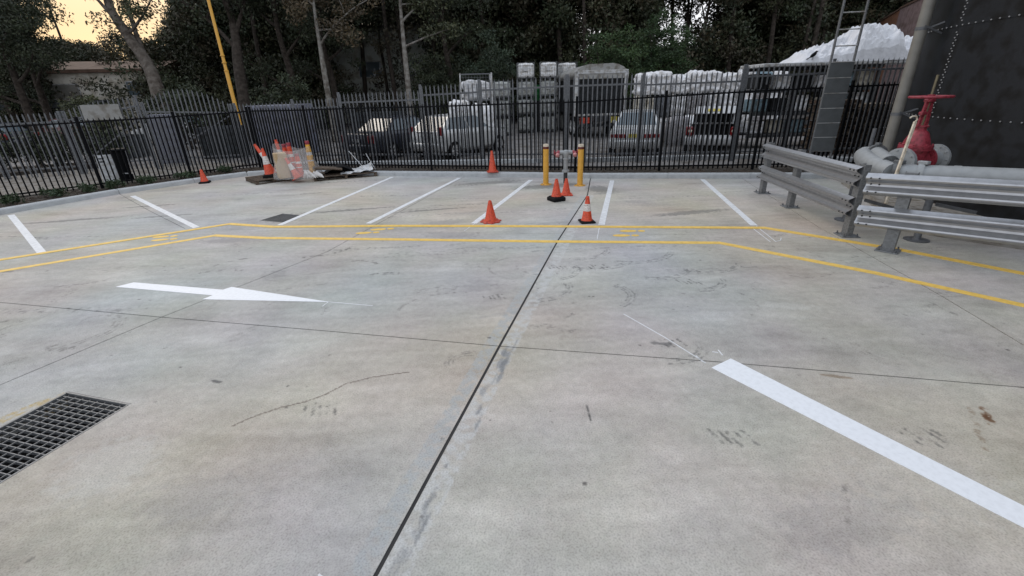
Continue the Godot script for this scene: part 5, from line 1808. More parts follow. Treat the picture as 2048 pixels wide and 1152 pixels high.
func bird_ring(i: int) -> Array:
	var c: Vector3 = [Vector3(-0.12, -0.03, 0), Vector3(-0.07, 0.0, 0), Vector3(0.0, 0.05, 0), Vector3(0.06, 0.1, 0), Vector3(0.09, 0.14, 0), Vector3(0.12, 0.165, 0), Vector3(0.14, 0.165, 0)][i]
	var r: float = [0.015, 0.045, 0.065, 0.055, 0.038, 0.036, 0.012][i]
	var out := []
	for k in 10:
		var a := TAU * k / 10
		out.append(c + Vector3(-sin(0.9) * cos(a) * r, cos(0.9) * cos(a) * r, -sin(a) * r))
	return out

# ---------------------------------------------------------------- buildings far behind
func building(called: String, label: String, at: Vector3, turn: float, sz: Vector3, wall: Material, roof: Material, wins: Array) -> Node3D:
	var o := thing(called, label, "building", at, turn)
	var w := MB.new()
	w.box(Vector3(0, sz.y * 0.5, 0), sz, Basis(), 0.02)
	part(o, "wall", w, wall)
	var r := MB.new()
	r.extrude([Vector2(-sz.z * 0.5 - 0.3, 0), Vector2(-sz.z * 0.5 - 0.3, 0.25), Vector2(0, 1.1), Vector2(sz.z * 0.5 + 0.3, 0.25), Vector2(sz.z * 0.5 + 0.3, 0)], Vector3(-sz.x * 0.5 - 0.3, sz.y + 0.003, 0), Vector3(sz.x * 0.5 + 0.3, sz.y + 0.003, 0))
	part(o, "roof", r, roof)
	for q in wins:
		var fr := MB.new()
		fr.box(Vector3(q[0], q[1], sz.z * 0.5 + 0.03), Vector3(q[2] + 0.16, q[3] + 0.16, 0.08), Basis(), 0.01)
		var fo := part(o, "window" if q[4] == 0 else "roller_door", fr, M.pale_steel)
		var pn := MB.new()
		pn.box(Vector3(q[0], q[1], sz.z * 0.5 + 0.075), Vector3(q[2], q[3], 0.012))
		part(fo, "pane" if q[4] == 0 else "curtain", pn, M.car_glass if q[4] == 0 else M.dull_steel)
	return o

func build_far() -> void:
	var p := Vector3(-36.47, 4.41, -44.52)
	var o := building("warehouse", "pale warehouse with a dark awning behind the leaning gum", Vector3(p.x, 0.04, p.z), 0.25, Vector3(13, 4.75, 8), M.cream_wall, M.rust_roof, [[-1.2, 3.4, 3.4, 1.0, 1], [4.8, 3.5, 1.6, 1.0, 0]])
	var aw := MB.new()
	aw.box(Vector3(-1.5, 2.45, 4.6), Vector3(7.5, 0.35, 1.4), Basis(Vector3.RIGHT, 0.15), 0.03)
	part(o, "awning", aw, M.slate)
	p = Vector3(-12.16, 4.19, -46.60)
	building("warehouse", "pale green-white factory glimpsed between the trunks", Vector3(p.x, 0.04, p.z - 4), -0.05, Vector3(17, 7.6, 9), M.mint_wall, M.tarp_grey, [[-5.0, 3.2, 3.0, 3.6, 1], [0.0, 4.6, 2.0, 1.2, 0], [4.0, 4.6, 2.0, 1.2, 0]])
	p = Vector3(-34.96, 6.66, -56.40)
	building("warehouse", "white-walled shed between the leaning gum and the yellow pole", Vector3(p.x, 0.04, p.z - 3), 0.1, Vector3(9, 6.9, 7), M.cream_wall, M.tarp_grey, [[2.0, 3.0, 2.6, 3.0, 1]])
	# unseen shed added beyond the frame to shade the tank side of the concrete
	var sh := thing("added_shade_shed", "added unseen grey clad shed that shades the tank side of the car park", "building", Vector3(11.5, 0.0, 4.6))
	sh.set_meta("kind", "structure")
	var sw := MB.new()
	sw.box(Vector3(0, 3.4, 0), Vector3(7.0, 6.8, 14.0), Basis(), 0.02)
	part(sh, "wall", sw, M.pipe_dark)
	for i in 36:
		var rb := MB.new()
		rb.box(Vector3(-3.52, 3.4, -6.8 + i * 0.39), Vector3(0.05, 6.7, 0.1), Basis(), 0.012)
		part(sh, "cladding_rib", rb, M.pipe_dark)
	var sr := MB.new()
	sr.box(Vector3(0, 6.9, 0), Vector3(7.5, 0.18, 14.5), Basis(), 0.02)
	part(sh, "roof", sr, M.tarp_grey)
	# brown building by the tank: a buff flank and a mauve end wall
	var bb := thing("brick_building", "brown and mauve walled building rising behind the white tarpaulin", "building", Vector3(24.7, 0.04, -32.3))
	for q in [[Vector3(0, 0, 0), Vector3(4.3, 0, -7.7), "side_wall", M.brick_wall, "orange-brown flank wall", 6.32], [Vector3(-4.7, 0, 9.9), Vector3(0, 0, 0), "end_wall", M.mauve_wall, "mauve flank wall", 6.36]]:
		var d: Vector3 = (q[1] - q[0]).normalized()
		var sd := d.cross(Vector3.UP)
		var w := MB.new()
		w.bar(q[0] + sd * 1.5 + Vector3(0, q[5] * 0.5, 0), q[1] + sd * 1.5 + Vector3(0, q[5] * 0.5, 0), 3.0, q[5])
		var wo := part(bb, q[2], w, q[3], q[4])
		var cp := MB.new()
		cp.bar(q[0] + sd * 1.5 + Vector3(0, q[5] + 0.06, 0), q[1] + sd * 1.5 + Vector3(0, q[5] + 0.06, 0), 3.1, 0.1)
		part(wo, "coping", cp, M.rust_roof)
	# vehicles on the road side
	car("parked_car", "dark red car half hidden under the trees beyond the palisade", Vector3(-29.5, 0.045, -32.5), 1.3, M.red_car, 2, false, M.pale_steel)
	car("parked_car", "blue-grey car at the edge of the frame under the trees", Vector3(-30.2, 0.045, -28.5), 1.2, M.navy, 0, false, M.pale_steel)
	car("parked_car", "white van-like car parked before the pale warehouse", Vector3(-20.6, 0.045, -29.5), 1.4, M.white_car, 2, false, M.pale_steel)
	# yellow pole
	var yp := Vector3(-13.13, 2.28, -23.96)
	var pole := thing("lamp_pole", "tall yellow steel pole rising behind the palisade", "pole", Vector3(yp.x - 0.15, 0.04, yp.z), 0.0)
	var m := MB.new()
	m.lathe([Vector2(0.085, 0.0), Vector2(0.085, 3.6), Vector2(0.07, 3.65), Vector2(0.06, 10.0), Vector2(0, 10.0)], 16)
	part(pole, "shaft", m, M.bollard_yellow)
	var bp := MB.new()
	bp.lathe([Vector2(0.22, 0.0), Vector2(0.22, 0.03), Vector2(0.1, 0.04), Vector2(0.087, 0.2)], 16)
	part(pole, "base_plate", bp, M.bollard_yellow)
	var col := MB.new()
	for y in [3.6, 3.95, 4.25]: col.lathe([Vector2(0.08, y), Vector2(0.1, y + 0.01), Vector2(0.1, y + 0.05), Vector2(0.08, y + 0.06)], 14)
	part(pole, "collar", col, M.bollard_yellow)

# ---------------------------------------------------------------- trees and plants
func limb(mb: MB, a: Vector3, b: Vector3, r0: float, r1: float, bend: float, sides := 8) -> Array:
	var pts := []
	var rad := []
	var side := (b - a).cross(Vector3(rnd(-1, 1), rnd(-0.3, 0.3), rnd(-1, 1))).normalized()
	var k := 7
	for i in k + 1:
		var t := float(i) / k
		pts.append(a.lerp(b, t) + side * sin(t * PI) * bend + Vector3(rnd(-1, 1), 0, rnd(-1, 1)) * bend * 0.12)
		rad.append(lerpf(r0, r1, pow(t, 0.8)))
	mb.path(pts, rad, sides)
	return pts

func clump(mb: MB, c: Vector3, r: float, n: int, l: float, col: Color, droop := 0.4, flat := 0.75) -> void:
	for i in n:
		var d := rdir()
		var p := c + Vector3(d.x, d.y * flat, d.z) * r * pow(rng.randf(), 0.45)
		var g := (rdir() + Vector3(0, -droop, 0)).normalized()
		var s := g.cross(rdir())
		if s.length() < 0.05: continue
		s = s.normalized()
		var k := rnd(0.7, 1.3)
		var hue := rnd(-0.12, 0.12)
		mb.leaf(p, g, s, l * rnd(0.6, 1.35), l * rnd(0.16, 0.3), Color(col.r * (k + hue), col.g * k, col.b * (k - hue)))

# a gum tree: limbs is a list of [start height share, end offset, radius]
func gum(called: String, label: String, at: Vector3, trunk_pts: Array, r0: float, limbs: Array, bark: Material, leaf_col: Color, dens: int, crown_r: float, crown_low: float, group := "trees beyond the yard") -> void:
	var o := thing(called, label, "tree", at, 0.0, group)
	var mb := MB.new()
	var rad := []
	for i in trunk_pts.size(): rad.append(lerpf(r0, r0 * 0.3, float(i) / (trunk_pts.size() - 1)))
	# ease the trunk line
	var pts := []
	var rr := []
	for i in trunk_pts.size() - 1:
		for k in 4:
			var t := k / 4.0
			var a: Vector3 = trunk_pts[maxi(i - 1, 0)]
			var b: Vector3 = trunk_pts[i]
			var c: Vector3 = trunk_pts[i + 1]
			var d: Vector3 = trunk_pts[mini(i + 2, trunk_pts.size() - 1)]
			pts.append(b.cubic_interpolate(c, a, d, t))
			rr.append(lerpf(rad[i], rad[i + 1], t) * (1.0 + (0.35 if i == 0 and k == 0 else 0.0)))
	pts.append(trunk_pts[trunk_pts.size() - 1])
	rr.append(rad[rad.size() - 1])
	mb.path(pts, rr, 10)
	var tips := [pts[pts.size() - 1]]
	for q in limbs:
		var i0 := clampi(int(q[0] * (pts.size() - 1)), 0, pts.size() - 2)
		var a: Vector3 = pts[i0]
		var lp := limb(mb, a, a + q[1], q[2], q[2] * 0.35, q[1].length() * 0.07)
		tips.append(lp[lp.size() - 1])
		tips.append(lp[5])
		for k in 2:
			var e: Vector3 = lp[4] + Vector3(rnd(-1, 1), rnd(0.3, 1.2), rnd(-1, 1)) * q[1].length() * 0.3
			limb(mb, lp[4], e, q[2] * 0.45, q[2] * 0.15, 0.1, 6)
			tips.append(e)
	part(o, "trunk", mb, bark)
	var cr := MB.new()
	var cents := []
	for t in tips: cents.append(t)
	var topp: Vector3 = pts[pts.size() - 1]
	for i in dens:
		var d := rdir()
		var c := topp + Vector3(d.x * crown_r, d.y * crown_r * 0.8, d.z * crown_r) * pow(rng.randf(), 0.6)
		if c.y + at.y < crown_low: c.y = crown_low - at.y + rnd(0, 1.5)
		cents.append(c)
	for c in cents:
		var f := rnd(0.7, 1.25)
		clump(cr, c, rnd(0.5, 1.05), 150, 0.19, Color(leaf_col.r * f, leaf_col.g * f, leaf_col.b * f), 0.6)
	part(o, "crown", cr, M.leaf)

func bush(called: String, label: String, at: Vector3, size: Vector3, n: int, leaf_col: Color, l := 0.17, group := "bushes at the edge of the wood") -> void:
	var o := thing(called, label, "bush", at, 0.0, group)
	var st := MB.new()
	for i in 5:
		limb(st, Vector3(rnd(-0.2, 0.2), 0, rnd(-0.2, 0.2)), Vector3(rnd(-0.35, 0.35) * size.x, size.y * rnd(0.5, 0.8), rnd(-0.3, 0.3) * size.z), 0.07, 0.02, 0.15, 6)
	part(o, "stem", st, M.bark_dark)
	var mb := MB.new()
	for i in n:
		var d := rdir()
		var c := Vector3(0, size.y * 0.52, 0) + Vector3(d.x * size.x * 0.45, d.y * size.y * 0.45, d.z * size.z * 0.45) * pow(rng.randf(), 0.4)
		var f := rnd(0.7, 1.3)
		clump(mb, c, rnd(0.3, 0.55) * minf(1.0, size.x * 0.4), 75, l, Color(leaf_col.r * f, leaf_col.g * f, leaf_col.b * f), 0.1, 0.6)
	part(o, "foliage", mb, M.leaf)

func build_trees() -> void:
	rng.seed = 2024
	var olive := Color(0.06, 0.068, 0.03)
	var deep := Color(0.035, 0.045, 0.022)
	var green := Color(0.05, 0.085, 0.03)
	var rusty := Color(0.075, 0.055, 0.028)
	# leaning gum at the left
	var b := Vector3(-19.94, 2.13, -28.25)
	var base := Vector3(b.x, 0.04, b.z)
	var f1 := Vector3(-20.62, 4.40, -29.24) - base
	var f2 := Vector3(-21.75, 6.02, -29.95) - base
	var f3 := Vector3(-22.65, 7.37, -30.54) - base
	var f4 := Vector3(-23.23, 8.98, -31.23) - base
	gum("gum_tree", "large grey gum leaning left above the domed gates", base, [Vector3.ZERO, Vector3(-20.04, 2.79, -28.54) - base, f1, f2, f3, f4, f4 + Vector3(-1, 2.5, 0.3)], 0.42, [[0.36, Vector3(-21.83, 7.88, -30.76) - Vector3(-20.62, 4.40, -29.24), 0.2], [0.62, Vector3(-2.2, 2.2, -0.5), 0.12], [0.75, Vector3(1.8, 2.4, 0.6), 0.1], [0.5, Vector3(2.2, 1.6, 0.4), 0.1]], M.bark_grey, olive, 34, 3.2, 4.6)
	# big dark-trunked tree right of the yellow pole
	b = Vector3(-15.90, 2.25, -29.40)
	base = Vector3(b.x, 0.04, b.z)
	gum("gum_tree", "dark trunked gum just right of the yellow pole", base, [Vector3.ZERO, Vector3(-15.96, 4.04, -30.18) - base, Vector3(-16.13, 5.98, -31.02) - base, Vector3(-16.52, 7.91, -31.86) - base, Vector3(-16.90, 9.85, -32.70) - base], 0.36, [[0.5, Vector3(-15.19, 7.33, -31.61) - Vector3(-16.01, 5.15, -30.66), 0.16], [0.4, Vector3(-2.4, 2.6, 0.4), 0.14], [0.75, Vector3(2.0, 2.0, 0), 0.1], [0.6, Vector3(0.5, 2.6, 1.2), 0.1]], M.bark_dark, deep, 40, 3.4, 4.2)
	# pale straight trunks
	b = Vector3(-9.86, 2.38, -27.27)
	base = Vector3(b.x, 0.04, b.z)
	gum("gum_tree", "slim pale gum with one forked branch, left of centre", base, [Vector3.ZERO, Vector3(-10.06, 3.78, -27.88) - base, Vector3(-10.24, 5.06, -28.44) - base, Vector3(-10.46, 6.60, -29.11) - base, Vector3(-10.62, 8.39, -29.89) - base], 0.17, [[0.55, Vector3(-7.52, 7.28, -29.40) - Vector3(-10.24, 5.06, -28.44), 0.07], [0.66, Vector3(-8.20, 5.64, -27.60) - Vector3(-10.37, 6.09, -28.89), 0.05], [0.85, Vector3(-1.5, 1.0, 0.2), 0.05]], M.bark_pale, rusty, 16, 2.6, 5.2)
	b = Vector3(-5.60, 2.38, -28.36)
	base = Vector3(b.x, 0.04, b.z)
	gum("gum_tree", "pale gum with two long bare side branches, behind the dark blue sedan", base, [Vector3.ZERO, Vector3(-5.70, 3.70, -28.94) - base, Vector3(-5.82, 5.30, -29.63) - base, Vector3(-5.93, 7.16, -30.44) - base, Vector3(-5.96, 8.75, -31.13) - base], 0.18, [[0.48, Vector3(-2.96, 5.88, -29.89) - Vector3(-5.71, 4.98, -29.49), 0.07], [0.66, Vector3(-3.64, 7.22, -30.47) - Vector3(-5.80, 5.88, -29.89), 0.07], [0.8, Vector3(-4.52, 6.72, -30.25) - Vector3(-5.88, 6.84, -30.30), 0.05]], M.bark_pale, olive, 15, 2.6, 6.0)
	# thin stems behind the totes
	for q in [[Vector3(1.72, 5.20, -42.68), Vector3(1.91, 7.13, -43.52), Vector3(2.11, 9.45, -44.52), Vector3(2.28, 11.77, -45.53), "slender straight gum rising behind the white totes"], [Vector3(3.75, 5.53, -42.82), Vector3(4.40, 7.06, -43.48), Vector3(4.98, 9.37, -44.49), Vector3(5.53, 11.68, -45.49), "slender leaning gum behind the tote stack nearest the truck"], [Vector3(15.30, 4.81, -42.51), Vector3(15.45, 6.74, -43.35), Vector3(15.70, 9.06, -44.35), Vector3(15.87, 11.38, -45.36), "slim gum rising behind the bale columns"], [Vector3(15.82, 4.64, -40.25), Vector3(16.00, 6.47, -41.05), Vector3(16.56, 8.66, -42.00), Vector3(16.79, 10.85, -42.95), "slim pale gum beside the bale columns' far end"], [Vector3(25.20, 4.00, -39.98), Vector3(25.60, 6.19, -40.93), Vector3(26.15, 8.38, -41.88), Vector3(26.55, 10.57, -42.83), "brown gum stem behind the ladder"], [Vector3(23.20, 4.06, -40.00), Vector3(23.20, 6.26, -40.96), Vector3(23.75, 8.45, -41.91), Vector3(23.91, 10.65, -42.86), "dark gum stem left of the ladder"]]:
		base = Vector3(q[0].x, 0.04, q[0].z)
		gum("gum_tree", q[4], base, [Vector3.ZERO, q[0] - base, q[1] - base, q[2] - base, q[3] - base], 0.2, [[0.6, Vector3(rnd(-2, 2), 3.0, 0.2), 0.07], [0.7, Vector3(rnd(-2.5, 2.5), 2.2, 0), 0.06], [0.8, Vector3(rnd(-2, 2), 1.6, 0.4), 0.05]], M.bark_pale if q[0].x < 12 else M.bark_dark, olive if rng.randf() < 0.5 else rusty, 26, 3.0, 7.5)
	# left mass of foliage
	for q in [[Vector3(-31.30, 3.10, -31.95), 3.0, "dense dark tree at the frame edge above the parked cars"], [Vector3(-33.28, 3.47, -35.38), 2.8, "dark tree between the frame edge and the pale warehouse"]]:
		base = Vector3(q[0].x, 0.04, q[0].z)
		gum("dense_tree", q[2], base, [Vector3.ZERO, Vector3(0.1, 2.5, 0), Vector3(0.3, 5, 0.1), Vector3(0.1, 7.5, 0)], 0.3, [[0.4, Vector3(-2.5, 1.5, 0.8), 0.12], [0.5, Vector3(2.2, 1.6, 0.5), 0.12], [0.7, Vector3(-1.8, 2.0, -0.5), 0.1], [0.8, Vector3(1.6, 1.8, 0.2), 0.1]], M.bark_dark, deep, 60, 3.8, 3.0)
	for q in [[Vector3(-14.06, 2.60, -32.82), "dense dark tree between the yellow pole and the slim pale gum"], [Vector3(-12.60, 2.54, -36.07), "dense dark tree just right of the slim pale gum"], [Vector3(-3.95, 2.95, -35.15), "dense dark tree right of the bare-branched pale gum"]]:
		base = Vector3(q[0].x, 0.04, q[0].z)
		gum("dense_tree", q[1], base, [Vector3.ZERO, Vector3(0.1, 3, 0), Vector3(-0.2, 6.5, 0.1), Vector3(0.1, 9.5, 0)], 0.28, [[0.35, Vector3(-2.2, 1.5, 0.8), 0.12], [0.5, Vector3(2.2, 1.6, 0.5), 0.12], [0.7, Vector3(-1.8, 2.0, -0.5), 0.1], [0.8, Vector3(1.6, 1.8, 0.2), 0.1]], M.bark_dark, deep, 54, 3.9, 3.6)
	# bushes
	bush("bush", "bright green rounded bush behind the truck", Vector3(7.4, 0.04, -34.0), Vector3(5.4, 6.6, 4.0), 150, green)
	bush("bush", "tall green bush to the right of the rounded one, behind the bales", Vector3(11.2, 0.04, -36.0), Vector3(5.0, 7.8, 4.0), 150, Color(0.042, 0.075, 0.028))
	bush("bush", "grey-green bush behind the low tote stack", Vector3(-0.9, 0.04, -33.0), Vector3(4.8, 6.2, 3.5), 120, Color(0.04, 0.058, 0.034))
	bush("bush", "dark bush behind the white bag heap", Vector3(-5.0, 0.04, -33.5), Vector3(5.0, 5.0, 3.5), 110, deep)
	bush("bush", "dark low bush behind the end of the palisade, nearest the frame edge", Vector3(-20.6, 0.04, -18.6), Vector3(2.6, 1.7, 1.4), 44, deep, 0.12)
	bush("bush", "dark low bush behind the palisade, left of the pale gate sign", Vector3(-18.4, 0.04, -19.0), Vector3(2.4, 1.6, 1.4), 44, deep, 0.12)
	bush("bush", "dark low bush behind the pale gate sign", Vector3(-16.4, 0.04, -19.4), Vector3(2.0, 1.5, 1.2), 36, deep, 0.12)
	bush("bush", "olive bush below the leaning gum", Vector3(-23.2, 0.04, -27.5), Vector3(3.6, 3.0, 2.5), 60, olive)
	bush("bush", "dark bush by the pale cabinet beyond the gates", Vector3(-17.0, 0.04, -25.5), Vector3(4.0, 3.4, 2.5), 60, deep)
	bush("bush", "dark bush behind the lavender-grey container", Vector3(-12.5, 0.04, -27.5), Vector3(5.0, 3.6, 2.5), 70, deep)
	# low plants in the bed
	var names := ["first low shrub from the frame edge in the side bed", "second low shrub from the frame edge in the side bed", "third low shrub from the frame edge in the side bed", "low shrub before the white leaning sign", "low shrub right of the black wheeled bin", "low shrub behind the small leaning cone", "low shrub right of the small leaning cone"]
	var spots := [Vector2(-12.79, -11.62), Vector2(-12.41, -12.41), Vector2(-12.00, -13.01), Vector2(-11.55, -13.45), Vector2(-11.14, -14.09), Vector2(-10.46, -14.93), Vector2(-9.77, -15.89)]
	for i in 7:
		var o := thing("low_shrub", names[i], "plant", v3(spots[i], 0.086), 0.0, "low shrubs in the side bed")
		var mb := MB.new()
		for k in 12:
			clump(mb, Vector3(rnd(-0.22, 0.22), rnd(0.06, 0.17), rnd(-0.16, 0.16)), 0.12, 26, 0.085, Color(0.04, 0.065, 0.03) * rnd(0.8, 1.2), -0.5, 0.7)
		part(o, "foliage", mb, M.leaf)
	woodland()

func woodland() -> void:
	rng.seed = 818
	var proto := MB.new()
	clump(proto, Vector3.ZERO, 0.85, 120, 0.23, Color(1, 1, 1), 0.5, 0.8)
	var xs: Array[Transform3D] = []
	var cols: Array[Color] = []
	var f := FastNoiseLite.new()
	f.seed = 3
	f.frequency = 0.16
	f.fractal_octaves = 3
	for i in 36000:
		var z := rnd(-58, -38)
		var x := rnd(-62, 60) * (-z / 48.0)
		var top := 20.0
		var az := x / -z
		# the wood is lower where the evening sky shows
		if az < -0.6: top = minf(top, 2.35 + -z * (0.118 + 0.03 * f.get_noise_2d(az * 60.0, 3.0) + 0.12 * smoothstep(-0.9, -0.98, az) + 0.12 * smoothstep(-0.64, -0.6, az)))
		var y := 0.4 + (top - 0.4) * pow(rng.randf(), 0.85)
		var e := f.get_noise_3d(x, y * 0.9, z)
		if e < -0.16 and y > 4.0: continue
		if y > top - 2.5 and e < 0.1: continue
		# openings where sky shows through high up
		var el := (y - 2.35) / -z
		if absf(az - 0.36) < 0.06 and el > 0.07 and el < 0.17 and e < 0.28: continue
		if absf(az - 0.17) < 0.03 and el > 0.05 and el < 0.12 and e < 0.22: continue
		# buildings show between the trunks
		if az > -0.93 and az < -0.72 and z > -50.0 and rng.randf() < 0.96: continue
		if az > -0.68 and az < -0.6 and el < 0.11 and z > -56.0 and rng.randf() < 0.8: continue
		if az > -0.34 and az < -0.15 and el < 0.13 and z > -52.0 and rng.randf() < 0.9: continue
		var s := rnd(0.8, 1.5)
		xs.append(Transform3D(Basis(Vector3.UP, rnd(0, TAU)).scaled(Vector3.ONE * s), Vector3(x, y, z)))
		var k := rnd(0.6, 1.25)
		var c := Color(0.05, 0.056, 0.026)
		var pick := rng.randf()
		if pick < 0.3: c = Color(0.062, 0.052, 0.028)
		elif pick < 0.55: c = Color(0.04, 0.055, 0.026)
		cols.append(Color(c.r * k, c.g * k, c.b * k))
	var mm := MultiMesh.new()
	mm.transform_format = MultiMesh.TRANSFORM_3D
	mm.use_colors = true
	mm.mesh = proto.mesh()
	mm.instance_count = xs.size()
	for i in xs.size():
		mm.set_instance_transform(i, xs[i])
		mm.set_instance_color(i, cols[i])
	var o := Node3D.new()
	o.name = "woodland"
	add_child(o)
	tag(o, "dark wood of tall gums closing the view behind the yard", "woodland", "", "stuff")
	var mi := MultiMeshInstance3D.new()
	mi.name = "foliage"
	mi.multimesh = mm
	mi.material_override = M.leaf
	o.add_child(mi)
	var tr := MB.new()
	for i in 90:
		var z := rnd(-56, -37)
		var x := rnd(-58, 56) * (-z / 48.0)
		if x / -z < -0.55 and rng.randf() < 0.6: continue
		limb(tr, Vector3(x, 0, z), Vector3(x + rnd(-1.6, 1.6), rnd(12, 19), z), rnd(0.14, 0.3), 0.07, rnd(0.1, 0.5), 7)
	part(o, "trunks", tr, M.bark_dark)

# ---------------------------------------------------------------- sky
func make_sky() -> Sky:
	var w := 512
	var h := 256
	var im := Image.create(w, h, false, Image.FORMAT_RGBF)
	var f := FastNoiseLite.new()
	f.seed = 9
	f.frequency = 1.4
	f.fractal_octaves = 4
	var glow := Vector3(-0.64, 0.1, -0.76).normalized()
	for y in h:
		var el := PI * (0.5 - (y + 0.5) / h)
		for x in w:
			var az := TAU * (x + 0.5) / w
			var d := Vector3(sin(az) * cos(el), sin(el), -cos(az) * cos(el))
			var up := maxf(d.y, 0.0)
			var c := Color(0.98, 1.0, 1.05).lerp(Color(0.92, 1.0, 1.14), smoothstep(0.1, 0.9, up))
			var g := maxf(0.0, d.dot(glow))
			var wgt := pow(g, 6.0) * (1.0 - smoothstep(0.0, 0.55, up))
			c = c.lerp(Color(1.25, 0.88, 0.48), clampf(wgt * 1.05, 0.0, 1.0))
			var n := f.get_noise_3d(d.x * 2.0, d.y * 5.0, d.z * 2.0)
			c *= 1.0 + 0.1 * n
			if d.y < 0.0: c = c.lerp(Color(0.25, 0.25, 0.24), smoothstep(0.0, 0.08, -d.y))
			im.set_pixel(x, y, c)
	var m := PanoramaSkyMaterial.new()
	m.panorama = ImageTexture.create_from_image(im)
	var s := Sky.new()
	s.sky_material = m
	return s

func _ready() -> void:
	# camera
	var cam := Camera3D.new()
	cam.name = "camera"
	cam.fov = 65.24
	cam.near = 0.05
	cam.far = 900.0
	cam.transform = Transform3D(Basis(Vector3.RIGHT, deg_to_rad(-23.5)) * Basis(Vector3.BACK, deg_to_rad(-1.8)), Vector3(0, 2.35, 0))
	add_child(cam)
	# sky, exposure
	var env := Environment.new()
	env.background_mode = Environment.BG_SKY
	env.sky = make_sky()
	env.background_energy_multiplier = 0.95
	env.tonemap_mode = Environment.TONE_MAPPER_LINEAR
	env.tonemap_exposure = 1.1
	env.sdfgi_enabled = true
	env.ssao_enabled = true
	env.ssil_enabled = true
	var we := WorldEnvironment.new()
	we.name = "world"
	we.environment = env
	add_child(we)
	# the sun is down behind the wood: what is left is a wide soft glow from the west
	var sun := DirectionalLight3D.new()
	sun.name = "sun"
	sun.light_energy = 0.2
	sun.light_angular_distance = 25.0
	sun.light_color = Color(1.0, 0.93, 0.84)
	sun.shadow_enabled = true
	sun.rotation_degrees = Vector3(-38, 220, 0)
	add_child(sun)

	materials()
	build_pavement()
	build_kerb()
	build_beds()
	grate("drain_grate", "large galvanised drain grate in the near concrete", GRATE, 25, 8, 2)
	grate("drain_grate", "small dark drain grate beside a bay line", GRATE2, 16, 6, 1)
	build_fences()
	build_tank()
	build_pipework()
	build_bollards()
	build_hydrant()
	build_cones()
	build_corner()
	build_yard()
	build_far()
	build_trees()

